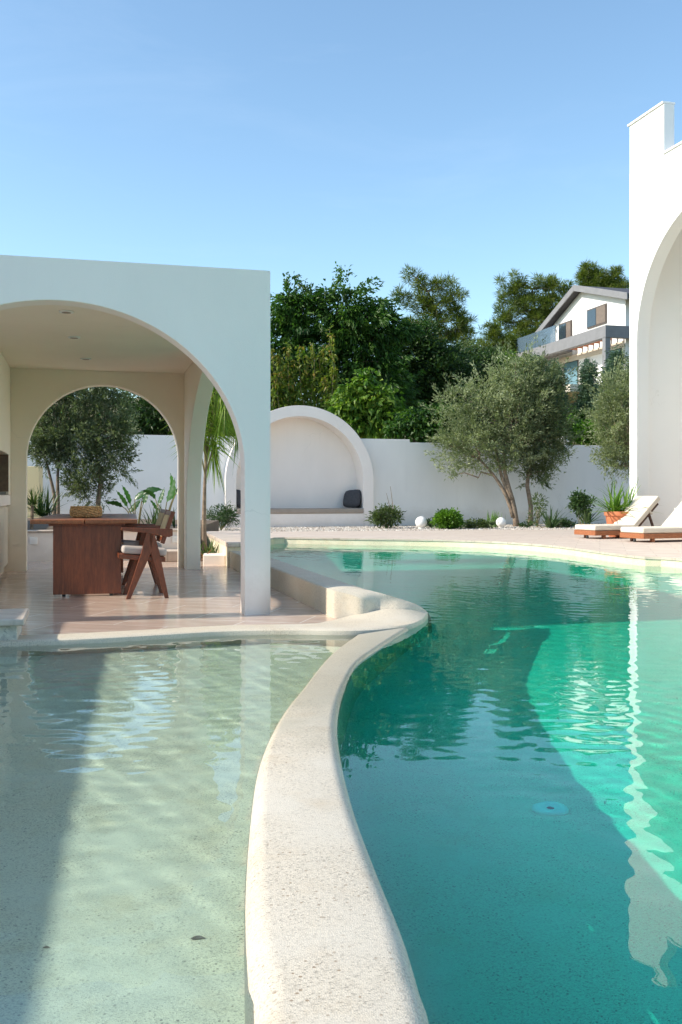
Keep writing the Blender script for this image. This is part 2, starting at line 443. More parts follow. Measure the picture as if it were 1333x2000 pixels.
# ------------------------------------------------------------------ water
NEAR = [(490, 2000), (485, 1930), (478, 1800), (479, 1700), (487, 1600), (500, 1500), (520, 1440), (550, 1385), (590, 1335), (640, 1275), (690, 1238)]
FARR = [(850, 2000), (825, 1920), (790, 1810), (735, 1680), (690, 1560), (668, 1470), (662, 1400), (675, 1340), (700, 1290), (745, 1257), (802, 1221)]
DIVL = [P(x, y) for x, y in NEAR]; DIVR = [P(x, y) for x, y in FARR]
def smooth_poly(pts, n):
    # Catmull-Rom through the points, evenly resampled by arc length
    p = [Vector(q) for q in pts]
    out = []
    for i in range(len(p) - 1):
        p0 = p[max(i - 1, 0)]; p1 = p[i]; p2 = p[i + 1]; p3 = p[min(i + 2, len(p) - 1)]
        for k in range(12):
            t_ = k / 12
            out.append(.5 * ((2 * p1) + (p2 - p0) * t_ + (2 * p0 - 5 * p1 + 4 * p2 - p3) * t_ ** 2 + (3 * p1 - p0 - 3 * p2 + p3) * t_ ** 3))
    out.append(p[-1])
    d = [0]
    for a, b_ in zip(out, out[1:]): d.append(d[-1] + (b_ - a).length)
    res, j = [], 0
    for k in range(n):
        tt = d[-1] * k / (n - 1)
        while j < len(d) - 2 and d[j + 1] < tt: j += 1
        w = (tt - d[j]) / max(1e-9, d[j + 1] - d[j])
        res.append(out[j].lerp(out[j + 1], w))
    return res
ext = 5.0
dl = smooth_poly([DIVL[0] + Vector((.14, -ext, 0))] + [DIVL[0] + Vector((.03, -1.5, 0))] + DIVL, 110)
dr = smooth_poly([DIVR[0] + Vector((.14, -ext, 0))] + [DIVR[0] + Vector((.06, -1.5, 0))] + DIVR, 110)
WATER_Z = -.034
MAIN_D, SHAL_D = .84, .42
# lip of the pavilion floor, seen from left to right, and the pointed tip
LIPF = [P(x, y) for x, y in [(-260, 1262), (-80, 1256), (50, 1252), (170, 1247), (300, 1240), (440, 1232), (570, 1230), (650, 1229), (700, 1229), (750, 1226), (802, 1219), (826, 1208)]]
TIP = P(836, 1195, .02)
lipf = smooth_poly(LIPF, 60)

def poly_mask(poly, X, Y):
    inside = np.zeros(X.shape, bool)
    n = len(poly)
    for i in range(n):
        x0, y0 = poly[i][0], poly[i][1]; x1, y1 = poly[(i + 1) % n][0], poly[(i + 1) % n][1]
        if y0 == y1: continue
        c = ((y0 > Y) != (y1 > Y)) & (X < (x1 - x0) * (Y - y0) / (y1 - y0) + x0)
        inside ^= c
    return inside
def seg_dist(poly, X, Y):
    d = np.full(X.shape, 1e9)
    for a, b_ in zip(poly, poly[1:]):
        ax, ay, bx, by = a[0], a[1], b_[0], b_[1]
        L2 = (bx - ax) ** 2 + (by - ay) ** 2 + 1e-12
        t_ = np.clip(((X - ax) * (bx - ax) + (Y - ay) * (by - ay)) / L2, 0, 1)
        d = np.minimum(d, np.hypot(X - ax - t_ * (bx - ax), Y - ay - t_ * (by - ay)))
    return d
WALL_IN = [P(650, 1153, .22), P(452, 1077, .22)]            # pavilion side of the low pool wall
wdir = (WALL_IN[1] - WALL_IN[0]); wdir.z = 0; wdir.normalize()
wout = Vector((wdir.y, -wdir.x, 0))                          # towards the pool
WT = .29
COPE = [P(x, y, .1) for x, y in [(1420, 1103), (1333, 1091.5), (1266, 1088), (1200, 1081), (1100, 1067.5), (1040, 1062), (990, 1058.8), (940, 1056.6), (880, 1054.6), (800, 1053), (700, 1051.6), (620, 1050.4), (545, 1049.4)]] + [Vector((-1.43, 19.6, 0)), Vector((-1.44, 17.5, 0))]
RIGHT = [Vector((6.6, -5, 0)), Vector((6.9, 2, 0)), Vector((6.5, 7, 0)), Vector((5.75, 10, 0))]
cope = smooth_poly(RIGHT + COPE[1:], 120)
wall_end_out = WALL_IN[1] + wout * WT
main_poly = dr + [Vector(p) for p in lipf[-8:]] + [TIP, P(790, 1172, .1), WALL_IN[0] + wout * WT, wall_end_out, P(506, 1059.0, .33), P(508, 1037.5, .33)] + list(reversed(cope))

def ripple(X, Y):
    md_r = poly_mask(main_poly, X, Y)
    z = np.zeros_like(X)
    r2 = np.random.default_rng(3)
    for i in range(84):
        lam = .062 * (1.04 ** i) * r2.uniform(.88, 1.12)
        th = r2.normal(rad(72), .62)
        if i % 5 == 0: th = r2.uniform(0, math.pi)
        k = 2 * math.pi / lam
        amp = 1.15e-4 * (lam / .1) ** (1.0 if lam < .22 else .35)
        if lam > .22: amp *= .46
        fade = np.clip((lam - .02 - Y * .006) / .05, 0, 1) if lam < .16 else 1.0
        z += fade * amp * np.sin(k * (X * math.cos(th) + Y * math.sin(th)) + r2.uniform(0, 6.28))
    z *= np.where(md_r, .85, 1.0)
    # gusts: calmer patches
    g = .45 + .75 * np.clip(.5 + .5 * np.sin(X * .55 + 1.3 * np.sin(Y * .35 + .5)) * np.sin(Y * .62 + .9 * np.sin(X * .4)), 0, 1)
    near = np.clip((Y - 1.2) / 3.5, .28, 1)
    return z * g * near
ys = [-4.0]
while ys[-1] < 20.5: ys.append(ys[-1] + (.024 if 1.2 < ys[-1] < 6 else (.034 if 0 < ys[-1] < 11 else .06)))
ys = np.array(ys)
xs = [-4.2]
while xs[-1] < 7.2: xs.append(xs[-1] + (.024 if -2.3 < xs[-1] < 2.6 else .04))
xs = np.array(xs)
GX, GY = np.meshgrid(xs, ys)
md = poly_mask(main_poly, GX, GY)
sd_edge = seg_dist(list(main_poly) + [main_poly[0]], GX, GY)
shal = (~md)
on_div = poly_mask(list(dl) + list(reversed(dr)), GX, GY)
depth = np.where(md, .04 + (MAIN_D - .04) * np.clip(sd_edge / .10, 0, 1) ** .8, np.where(on_div, .012, .07))
GZ = WATER_Z + ripple(GX, GY) * np.clip(seg_dist(dr, GX, GY) / .9, .08, 1)
fx, fy = len(xs), len(ys)
idx = np.arange(fx * fy).reshape(fy, fx)
quads = np.stack([idx[:-1, :-1], idx[:-1, 1:], idx[1:, 1:], idx[1:, :-1]], -1).reshape(-1, 4)
cxm = .5 * (GX[:-1, :-1] + GX[1:, 1:]).ravel(); cym = .5 * (GY[:-1, :-1] + GY[1:, 1:]).ravel()
pav = poly_mask([tuple(p)[:2] for p in [LIPF[0] + Vector((0, .15, 0)), LIPF[4] + Vector((0, .15, 0)), LIPF[7] + Vector((0, .15, 0)), G(.6, 0), G(.6, 9), G(-5, 9)]], cxm, cym)
far_out = ~(poly_mask([tuple(p)[:2] for p in list(main_poly)], cxm, cym)) & (cym > 8.2)
quads = quads[~(pav | far_out)]
m, t, b = nodes('pool_water')
at = N(t, 'ShaderNodeAttribute', attribute_name='depth')
def beer(k):
    p = N(t, 'ShaderNodeMath', operation='POWER'); p.inputs[0].default_value = k
    t.links.new(at.outputs['Fac'], p.inputs[1]); return p.outputs[0]
cmb = N(t, 'ShaderNodeCombineColor')
for i, k in enumerate((.008, .97, .75)): t.links.new(beer(k), cmb.inputs[i])
t.links.new(cmb.outputs[0], b.inputs['Base Color'])
b.inputs['Roughness'].default_value = 0; b.inputs['IOR'].default_value = 1.33; b.inputs['Transmission Weight'].default_value = 1
used = np.unique(quads); remap = np.full(fx * fy, -1); remap[used] = np.arange(len(used))
VW = np.stack([GX.ravel(), GY.ravel(), GZ.ravel()], -1)[used]
wme = np_mesh('pool_water', VW, remap[quads], m, {'depth': depth.ravel()[used]}, True)
water = link('pool_water', wme)
struct(water)
water.cycles.is_caustics_caster = True

# ------------------------------------------------------------------ pool shell
recv(struct(MB().add([(-9, -6, -MAIN_D), (9, -6, -MAIN_D), (9, 22, -MAIN_D), (-9, 22, -MAIN_D)], [(0, 1, 2, 3)]).build('pool_floor', M['basin'])))
left_poly = [Vector((-6.5, -5, 0))] + [p + Vector((.06, 0, 0)) for p in dl] + [p + Vector((0, .05, 0)) for p in reversed(lipf[:38])] + [Vector((-6.5, 7, 0))]
recv(struct(MB().prism(left_poly, -MAIN_D, -SHAL_D).build('shallow_pool_floor', M['basin'])))
# curved divider between the two pools, rounded shoulders, sinking under a film of water at its far end
mb = MB(); n = len(dl); secs = []
K = 17
for i in range(n):
    a, c = dl[i], dr[i]
    w = (c - a); wl = w.length; w.normalize()
    f_ = i / (n - 1)
    dist = a.y
    top = .02 - .03 * min(1, max(0, (dist - 3.0) / 2.0))
    top += .002 * noise.noise(Vector((dist * 2, 0, 4)))
    rr = .075
    ring = [a + Vector((0, 0, -MAIN_D - .02))]
    for k in range(K):
        an = math.pi / 2 * k / (K - 1)
        if k < K // 2 + 1:
            an = math.pi / 2 * k / (K // 2)
            ring.append(a + w * (rr * (1 - math.cos(an))) + Vector((0, 0, top - rr + rr * math.sin(an))))
    for k in range(K // 2, -1, -1):
        an = math.pi / 2 * k / (K // 2)
        ring.append(c - w * (rr * (1 - math.cos(an))) + Vector((0, 0, top - rr + rr * math.sin(an))))
    ring.append(c + Vector((0, 0, -MAIN_D - .02)))
    secs.append(ring)
kk = len(secs[0])
mb.add([p for r in secs for p in r], [(i * kk + k, i * kk + k + 1, (i + 1) * kk + k + 1, (i + 1) * kk + k) for i in range(n - 1) for k in range(kk - 1)])
dv = tag(mb.build('pool_divider', M['stone'], smooth=True), 'curving cream stone divider with rounded shoulders between the shallow and the deep pool', 'pool divider')
recv(dv)
# low pool wall beside the pavilion with its pointed tip and the thin lip along the floor edge
pw = thing('pool_wall', 'low cream stone wall beside the pavilion floor tapering to a pointed tip in the pool', 'low wall', tuple(WALL_IN[0])[:2] + (0,))
mb = MB()
w0, w1 = WALL_IN[0].copy(), WALL_IN[1] + wdir * .15
wb = w0 + wdir * .40
mb.prism([wb, wb + wout * WT, w1 + wout * WT, w1], -MAIN_D - .01, .22)
o = recv(mb.build('wall_body', M['stonedry'], pw, bevel=.02, seg=3))
# ramp running down to the tip
M1 = P(748, 1190, .072)
TIPP = P(836, 1196, .012)
ridge = [M1, P(775, 1189.5, .074), P(802, 1191, .06), P(822, 1193, .034), TIPP]
inn = smooth_poly([w0 + wdir * .45 - ZUP * .0015, w0 + wdir * .2 - ZUP * .0015, w0 + wdir * .03 - ZUP * .0015, P(652, 1153.6, .219), P(676, 1159, .20), P(706, 1169, .163), P(733, 1181, .108)] + ridge, 70)
oute = smooth_poly([w0 + wdir * .45 + wout * WT - ZUP * .0015, w0 + wdir * .06 + wout * WT - ZUP * .002, P(752, 1160.5, .184), P(790, 1172, .128), P(818, 1182.5, .072), TIPP], 70)
mb = MB(); vs, fs = [], []
for a, c in zip(inn, oute):
    for k in range(7):
        f_ = k / 6
        p = a.lerp(c, f_); p.z += .012 * math.sin(math.pi * f_) * min(1, (a - c).length / .2)
        vs.append(p)
    vs.append(Vector((c.x, c.y, 0)) + Vector((.028, .016, c.z - .045)))
    vs.append(Vector((c.x + .04, c.y + .02, -MAIN_D)))
    vs.append(Vector((a.x - .002, a.y - .004, -.05)))
q = 10
for i in range(len(inn) - 1):
    for k in range(8): fs.append((i * q + k, (i + 1) * q + k, (i + 1) * q + k + 1, i * q + k + 1))
    fs.append((i * q + 9, (i + 1) * q + 9, (i + 1) * q, i * q))
mb.add(vs, fs)
o = mb.build('tip_ramp', M['stonedry'], pw); recv(o)
o.modifiers.new('ws', 'EDGE_SPLIT').split_angle = rad(50)
o.data.polygons.foreach_set('use_smooth', [True] * len(o.data.polygons))
# low lip: a thin kerb along the floor edge that swells up into the tip
fr_c = smooth_poly([Vector((p.x, p.y, .006)) for p in LIPF[:7]] + [P(650, 1229, .008), P(700, 1229, .006), P(750, 1226, .004), P(802, 1219, .002), P(826, 1208, .004), TIPP], 120)
bk_c = smooth_poly([Vector((p.x - .02, p.y + .25, .006)) for p in LIPF[:6]] + [P(600, 1218.5, .006), P(640, 1213, .006), P(652, 1211, .008), P(676, 1204.5, .02), P(700, 1199, .038)] + ridge, 120)
mb = MB(); vs, fs = [], []
for a, c in zip(fr_c, bk_c):
    vs += [Vector((a.x, a.y - .012, -MAIN_D)), Vector((a.x, a.y - .012, a.z - .03)), Vector((a.x, a.y - .006, a.z - .010)), a + Vector((0, .012, 0)) if (a - c).length > .03 else a]
    for k in range(1, 6): vs.append(a.lerp(c, k / 5))
q = 9
for i in range(len(fr_c) - 1):
    for k in range(q - 1): fs.append((i * q + k, (i + 1) * q + k, (i + 1) * q + k + 1, i * q + k + 1))
o = mb.add(vs, fs).build('lip', M['stonedry'], pw, True); recv(o)
o.modifiers.new('ws', 'EDGE_SPLIT').split_angle = rad(35)

# ------------------------------------------------------------------ floors, terrace, ground
fl_poly = [p + Vector((0, .28, 0)) for p in lipf if p.x < .1] + [P(655, 1206, 0), P(655, 1206, 0) + wout * .1, w1 + wout * .05, G(.5, 7.3), G(-5.2, 7.3), G(-5.2, -1.2)]
struct(MB().prism(fl_poly, -1.7, 0).build('patio_floor', M['floor']))
gravel_front = [Vector((-.9, 23.4, 0)), Vector((3, 24.2, 0)), Vector((7, 25.0, 0)), Vector((13, 27, 0))]
deck_poly = list(cope) + [Vector((-1.62, 17.55, 0)), Vector((-1.62, 23.3, 0))] + gravel_front + [Vector((20, 27, 0)), Vector((20, -9, 0)), Vector((6.6, -9, 0))]
inset = []
for i, p in enumerate(cope):
    tdir = (cope[min(i + 1, len(cope) - 1)] - cope[max(i - 1, 0)]).normalized()
    inset.append(p + Vector((tdir.y, -tdir.x, 0)) * .014)
# coping slab overhanging the rendered pool wall
struct(MB().prism(deck_poly, .066, .10).build('terrace_paving', M['deck'], bevel=.012, seg=3))
lining_poly = inset + [Vector((-1.64, 17.55, 0)), Vector((-1.7, 23, 0)), Vector((19, 26.5, 0)), Vector((19, -8.8, 0)), Vector((6.7, -8.8, 0))]
recv(struct(MB().prism(lining_poly, -1.7, .064).build('pool_side', M['lining'])))
# raised corner of the terrace behind the pavilion
pl = [P(445, 1060.5, .33), P(506, 1059.0, .33), P(508, 1037.5, .33), P(398, 1037.5, .33)]
struct(MB().prism([tuple(p) for p in pl], .27, .33).build('raised_terrace_paving', M['deck'], bevel=.01))
cen = sum((p for p in pl), Vector()) / 4
pl2 = [p + (cen - p) * .02 for p in pl]
o = struct(MB().prism([tuple(p) for p in pl2], -1.6, .27).build('raised_terrace_base', M['lining'])); recv(o)
# gravel strip before the garden wall
WN = Vector((.287, -.958, 0)); WD = Vector((.958, .287, 0)); WO = Vector((0, 27.55, 0))
def WL(p, n_, z=0): return WO + WD * p + WN * n_ + Vector((0, 0, z))
gp = [Vector((-9.0, 21, 0)), Vector((-2.6, 18.0, 0)), Vector((-1.625, 18.0, 0)), Vector((-1.625, 23.3, 0))] + gravel_front + [Vector((13, 31.4, 0)), WL(-10, 0)]
struct(MB().prism(gp, -.3, .088).build('gravel_bed', M['gravel']))
peb = MB(); pv, pf, pr = [], [], []
gx = rng.uniform(-3, 9, 16000); gyy = rng.uniform(21.5, 30, 16000)
ok = poly_mask([tuple(p)[:2] for p in gp], gx, gyy); gx, gyy = gx[ok], gyy[ok]
n = len(gx); sz = rng.uniform(.012, .038, n); h = sz * rng.uniform(.5, .9, n); an = rng.uniform(0, 6.28, n)
base = np.array([[1, 0, 0], [0, .8, 0], [-1, 0, 0], [0, -.8, 0], [0, 0, 1], [0, 0, -.4]])
ca, sa = np.cos(an), np.sin(an)
bx = base[None, :, 0] * ca[:, None] - base[None, :, 1] * sa[:, None]; by = base[None, :, 0] * sa[:, None] + base[None, :, 1] * ca[:, None]
PV = np.stack([gx[:, None] + bx * sz[:, None], gyy[:, None] + by * sz[:, None], .088 + base[None, :, 2] * h[:, None] + 0 * bx], -1).reshape(-1, 3)
tri = np.array([[0, 1, 4], [1, 2, 4], [2, 3, 4], [3, 0, 4]])
PF = (np.arange(n)[:, None, None] * 6 + tri[None]).reshape(-1, 3)
pm = leafmat('pebble', [(.22, .18, .15), (.36, .31, .26), (.48, .44, .39), (.62, .59, .54)], 0, .8, .3)
struct(link('pebbles', np_mesh('pebbles', PV, PF, pm, {'rnd': np.repeat(rng.random(n), 6)})), 'stuff')
# planting bed behind the pavilion
pb = thing('planter_wall', 'low white planter wall behind the dining table holding the olive tree bed', 'planter', tuple(G(-2, 7.05)))
mb = MB(); mb.box(-5.0, .0, 7.06, 7.3, -.2, .43, G); mb.build('wall', M['white'], pb, bevel=.008)
mb = MB(); mb.box(-5.0, .02, 7.03, 7.33, .432, .462, G); mb.build('coping', M['deck'], pb, bevel=.006)
for x in (68, 347):
    p = P(x, 1095, 0)
    a_ = (p - C0).dot(U)
    mb = MB(); mb.box(a_ - .055, a_ + .055, 7.03, 7.06, .26, .36, G); so = mb.build('step_light', M['lamp'], pb, bevel=.004)
    mb = MB(); mb.box(a_ - .03, a_ + .03, 7.024, 7.032, .28, .33, G); mb.build('light_slot', M['opal'], so)
struct(MB().prism([tuple(G(-5, 7.31)), tuple(G(-.0, 7.31)), tuple(P(396, 1037, .33)), (-2.7, 21.5), tuple(WL(-9.5, -.0))], -.3, .42).build('planting_soil', M['soil']))
sp = MB(); sp.box(-.55, .05, 6.55, 7.05, 0, .16, G); tag(sp.build('stone_step', M['deck'], bevel=.012), 'low pale stone step against the planter wall behind the back arch', 'step')

# hillside and far ground in one sheet
gx1 = np.concatenate([np.linspace(-400, -40, 10), np.linspace(-32, 48, 41), np.linspace(56, 400, 10)])
gy1 = np.concatenate([np.linspace(-400, -20, 8), np.linspace(-12, 32, 12), np.linspace(33, 110, 40), np.linspace(125, 500, 8)])
TX, TY = np.meshgrid(gx1, gy1)
def hill(x, y):
    d_ = np.clip((y - .3 * x - 33) / 30, 0, 3)
    return -.4 + 6.6 * np.clip(d_, 0, 1) ** 1.1 + 3.0 * np.clip(d_ - 1, 0, 2) + .35 * np.sin(x * .23) * np.sin(y * .19) * np.clip(d_ * 3, 0, 1)
TZ = hill(TX, TY)
TZ[(TY < 28 + .3 * TX) & (np.abs(TX) < 25) & (TY > -15)] = -1.9
i2 = np.arange(TX.size).reshape(TX.shape)
struct(link('ground', np_mesh('ground', np.stack([TX.ravel(), TY.ravel(), TZ.ravel()], -1), np.stack([i2[:-1, :-1], i2[:-1, 1:], i2[1:, 1:], i2[1:, :-1]], -1).reshape(-1, 4), M['terrain'], None, True)))

# ------------------------------------------------------------------ arches
def arch_wall(mb, fr, p0, p1, z0, z1, pc, hw, hz, zs, q0, q1, n=56):
    """wall in the plane p-z with an arched opening, thick from q0 to q1; fr(p, q, z) -> point"""
    arc = [(pc - hw * math.cos(math.pi * i / n), zs + hz * math.sin(math.pi * i / n)) for i in range(n + 1)]
    for q, flip in ((q0, False), (q1, True)):
        def quad(a, b_, c, d_):
            f_ = [fr(a[0], q, a[1]), fr(b_[0], q, b_[1]), fr(c[0], q, c[1]), fr(d_[0], q, d_[1])]
            mb.add(f_, [(3, 2, 1, 0) if flip else (0, 1, 2, 3)])
        if pc - hw > p0 + 1e-6: quad((p0, z0), (pc - hw, z0), (pc - hw, zs), (p0, zs)); quad((p0, zs), (pc - hw, zs), (pc - hw, z1), (p0, z1))
        if pc + hw < p1 - 1e-6: quad((pc + hw, z0), (p1, z0), (p1, zs), (pc + hw, zs)); quad((pc + hw, zs), (p1, zs), (p1, z1), (pc + hw, z1))
        for a, b_ in zip(arc, arc[1:]): quad(a, b_, (b_[0], z1), (a[0], z1))
    rim = [(pc - hw, z0)] + arc + [(pc + hw, z0)]
    vs = []
    for p, z in rim: vs += [fr(p, q0, z), fr(p, q1, z)]
    mb.add(vs, [(2 * i, 2 * i + 1, 2 * i + 3, 2 * i + 2) for i in range(len(rim) - 1)])
    ps = sorted(set([p0, p1]))
    for (pa, za), (pb_, zb) in (((p0, z0), (p0, z1)), ((p1, z1), (p1, z0)), ((p0, z1), (p1, z1))):
        mb.add([fr(pa, q0, za), fr(pa, q1, za), fr(pb_, q1, zb), fr(pb_, q0, zb)], [(0, 1, 2, 3)])
    return mb
def weld(o, ang=38):
    import bmesh
    bm = bmesh.new(); bm.from_mesh(o.data)
    bmesh.ops.remove_doubles(bm, verts=bm.verts, dist=.0005)
    bmesh.ops.recalc_face_normals(bm, faces=bm.faces)
    bm.to_mesh(o.data); bm.free()
    o.data.polygons.foreach_set('use_smooth', [True] * len(o.data.polygons))
    md_ = o.modifiers.new('bevel', 'BEVEL'); md_.width = .007; md_.segments = 2; md_.limit_method = 'ANGLE'; md_.angle_limit = rad(ang)
    w = o.modifiers.new('wn', 'WEIGHTED_NORMAL')
    return o

AL = -3.45                                   # outer left side of the pavilion
ZT = 2.856
gz = thing('pavilion', 'white plastered open pavilion with arched sides standing at the pool edge', 'pavilion', tuple(G(-1.7, 2.7)))
mb = arch_wall(MB(), lambda p, q, z: G(p, q, z), AL, 0, 0, ZT, -1.69, 1.475, 1.32, 1.205, 0, .22)
weld(mb.build('front_wall', M['white'], gz))
BI = 5.33
mb = arch_wall(MB(), lambda p, q, z: G(p, q, z), AL, 0, 0, ZT - .003, -1.24, .985, .985, 1.465, BI, BI + .22)
weld(mb.build('back_wall', M['cream'], gz))
mb = arch_wall(MB(), lambda p, q, z: G(q, p, z), .223, BI - .003, 0, ZT - .002, 2.64, 2.38, 1.75, .70, -.19, -.002)
weld(mb.build('side_wall', M['cream'], gz))
mb = arch_wall(MB(), lambda p, q, z: G(q, p, z), .223, BI - .003, 0, ZT - .002, 1.3, 1.02, .3, 2.2, AL + .002, AL + .2)
weld(mb.build('side_wall', M['cream'], gz))
mb = MB(); mb.box(AL + .203, -.193, .223, BI - .004, 2.635, 2.80, G); mb.build('ceiling', M['cream'], gz)
for x, y in ((130, 608), (145, 658), (168, 700)):
    c = P(x, y, 2.634)
    mb = MB(); mb.lathe([(.045, -.012), (.062, -.012), (.066, 0)], c, 20); dlm = mb.build('downlight', M['lamp'], gz, True)
    mb = MB(); mb.lathe([(.042, -.014), (.03, -.016)], c, 16); mb.build('lens', M['taupe'], dlm)
# built-in barbecue along the left side
bq = thing('barbecue', 'built-in white barbecue unit with brick firebox and counter at the left side of the pavilion', 'barbecue', tuple(G(-2.8, 4)))
bs_, be_ = 3.3, BI - .004
AF = -2.42
mb = MB()
mb.box(AL + .21, AF, bs_, be_, 1.50, 2.632, G)          # hood
mb.box(AL + .21, AF, bs_, bs_ + .25, .99, 1.50, G)
mb.box(AL + .21, AF, 5.02, be_, .99, 1.50, G)
mb.build('hood', M['cream'], bq, bevel=.006)
mb = MB(); mb.box(AL + .21, AL + .5, bs_ + .252, 5.018, .99, 1.498, G); mb.box(AL + .505, AF - .004, 4.995, 5.018, 1.032, 1.497, G); mb.build('firebox', M['brick'], bq)
mb = MB(); mb.box(AL + .505, AF - .03, bs_ + .3, 4.97, .992, 1.03, G); mb.build('grill', M['metal'], bq)
mb = MB(); mb.box(AL + .21, AF - .0, bs_ - .02, be_, .86, .988, G); mb.build('counter', M['white'], bq, bevel=.006)
mb = MB(); mb.box(AL + .21, AF - .05, bs_, be_, .08, .858, G); mb.box(AL + .21, AF - .08, bs_, be_, .0, .08, G); mb.build('cabinet', M['canvas'], bq)
for k in range(3):
    b0 = bs_ + .02 + k * .67
    mb = MB(); mb.box(AF - .05, AF - .03, b0, b0 + .64, .10, .84, G); mb.build('cabinet_door', M['canvas'], bq, bevel=.004)
# stone bench block at the left pool edge
pb0 = P(48, 1208, .156); pb1 = P(48, 1187, .156)
bl = thing('stone_block', 'speckled terrazzo block with pale stone slab on top at the left pool edge', 'block', tuple(P(10, 1240, 0)))
Mx = lambda x, y, z: pb0 + U * x + Vv * y + Vector((0, 0, z - .156))
mb = MB(); mb.box(-2.2, 0, -.0, .62, .105, .156, Mx); mb.build('slab', M['deck'], bl, bevel=.012)
mb = MB(); mb.box(-2.15, -.05, .05, .56, -.56, .104, Mx); recv(mb.build('body', M['rough'], bl, bevel=.006))
# boundary wall out of view on the left; shades the left of the pools
mb = MB(); mb.box(-5.35, -5.1, -9.5, .1, -.2, 2.38, lambda p, q, z: G(p - .05 + .06 * min(0, q), q, z)); mb.box(-5.35, -5.1, .102, 14.5, -.2, 2.45, G); tag(mb.build('boundary_wall', M['whitewall'], bevel=.01), 'tall white boundary wall along the left side of the pools', 'wall')

# ------------------------------------------------------------------ garden wall and niche
NC = (D(585, 965, 27.2) - WO).dot(WD)
ztop = 2.58
gw = thing('garden_wall', 'long white plastered garden wall with a small step in its top behind the pool terrace', 'wall', tuple(WL(NC, 0)))
pstep = (D(807, 965, 27.9) - WO).dot(WD)
def slab_pz(mb, poly, q0, q1):
    k = len(poly); tr_ = tessellate_polygon([[Vector((a, b_, 0)) for a, b_ in poly]])
    return mb.add([WL(a, q0, z) for a, z in poly] + [WL(a, q1, z) for a, z in poly], [tuple(t3) for t3 in tr_] + [tuple(i + k for i in t3) for t3 in tr_] + [(i, (i + 1) % k, k + (i + 1) % k, k + i) for i in range(k)])
ac_ = [(1.98 * math.cos(a_), 1.34 + 1.98 * math.sin(a_)) for a_ in np.linspace(0, math.asin((ztop - 1.34) / 1.98), 14)]
weld(slab_pz(MB(), [(-9.6, -.3), (NC - 1.98, -.3)] + [(NC - a, z) for a, z in ac_] + [(-9.6, ztop)], -.25, 0).build('wall_section', M['whitewall'], gw))
weld(slab_pz(MB(), [(NC + 1.98, -.3)] + [(NC + a, z) for a, z in ac_] + [(pstep, ztop), (pstep, ztop - .085), (14, ztop - .085), (14, -.3)], -.25, 0).build('wall_section', M['whitewall'], gw))
nt_ = thing('seating_niche', 'round arched white seating niche with a bench built into the garden wall', 'niche', tuple(WL(NC, .2, .09)))
ZS, RO, RI = 1.34, 2.12, 1.82
def ring(mb, q0, q1, n=64):
    o_ = [(-RO, .02)] + [(-RO * math.cos(math.pi * i / n), ZS + RO * math.sin(math.pi * i / n)) for i in range(n + 1)] + [(RO, .02)]
    i_ = [(-RI, .02)] + [(-RI * math.cos(math.pi * i / n), ZS + RI * math.sin(math.pi * i / n)) for i in range(n + 1)] + [(RI, .02)]
    vs, fs = [], []
    for a, c in zip(o_, i_):
        vs += [WL(NC + a[0], q1, a[1]), WL(NC + c[0], q1, c[1]), WL(NC + c[0], q0, c[1]), WL(NC + a[0], q0, a[1])]
    for k in range(len(o_) - 1):
        for e in range(4): fs.append((4 * k + e, 4 * k + (e + 1) % 4, 4 * (k + 1) + (e + 1) % 4, 4 * (k + 1) + e))
    return mb.add(vs, fs)
weld(ring(MB(), -.55, .22).build('arch_frame', M['white'], nt_))
n = 48
pts = [(-RI - .02, .02)] + [(-(RI + .02) * math.cos(math.pi * i / n), ZS + (RI + .02) * math.sin(math.pi * i / n)) for i in range(n + 1)] + [(RI + .02, .02)]
mb = MB(); k = len(pts)
mb.add([WL(NC + a, -.45, z) for a, z in pts] + [WL(NC + a, -.53, z) for a, z in pts], [tuple(range(k)), tuple(range(2 * k - 1, k - 1, -1))])
mb.build('back_panel', M['white'], nt_)
mb = MB(); mb.box(NC - RI + .002, NC + RI - .002, -.449, .235, .02, .455, lambda p, q, z: WL(p, q, z)); mb.build('bench', M['white'], nt_, bevel=.008)
mb = MB(); mb.box(NC - RI + .01, NC + RI - .004, -.44, .26, .457, .60, lambda p, q, z: WL(p, q, z)); mb.build('seat_cushion', M['taupe'], nt_, bevel=.03, seg=3)
def pillow(label, p, q, rz, tilt, w=.5):
    mb = MB(); n = 14; vs, fs = [], []
    for side in (1, -1):
        for j in range(n + 1):
            for i in range(n + 1):
                u_, v_ = 2 * i / n - 1, 2 * j / n - 1
                th = .115 * ((1 - abs(u_) ** 2.6) * (1 - abs(v_) ** 2.6)) ** .5
                ear = 1 - .07 * (1 - abs(u_ * v_))
                vs.append((side * (th + .006 * noise.noise(Vector((u_ * 2, v_ * 2, p)))), u_ * w / 2 * ear * (1 - .22 * v_ * v_ * abs(u_)), v_ * w / 2 * ear * (1 - .22 * u_ * u_ * abs(v_)) + w / 2))
    m_ = (n + 1) ** 2
    for sd_ in (0, 1):
        for j in range(n):
            for i in range(n):
                a = sd_ * m_ + j * (n + 1) + i
                f_ = (a, a + 1, a + n + 2, a + n + 1)
                fs.append(f_ if sd_ == 0 else f_[::-1])
    mb.add(vs, fs)
    o = mb.build('pillow', M['charcoal'], smooth=True)
    ang = math.atan2(WD.y, WD.x)
    o.rotation_euler = (0, tilt, ang + rz)
    o.location = WL(NC + p, q, .60)
    return tag(o, label, 'pillow', 'charcoal pillows on the niche bench')
pillow('charcoal pillow leaning in the right corner of the niche bench, in front of another', 1.50, .0, .85, rad(22), .58)
pillow('charcoal pillow standing against the right side of the niche behind another pillow', 1.66, -.2, .5, rad(12), .56)
pillow('charcoal pillow at the left end of the niche bench, half hidden by the pavilion post', -1.64, -.1, -.5, rad(-12), .56)
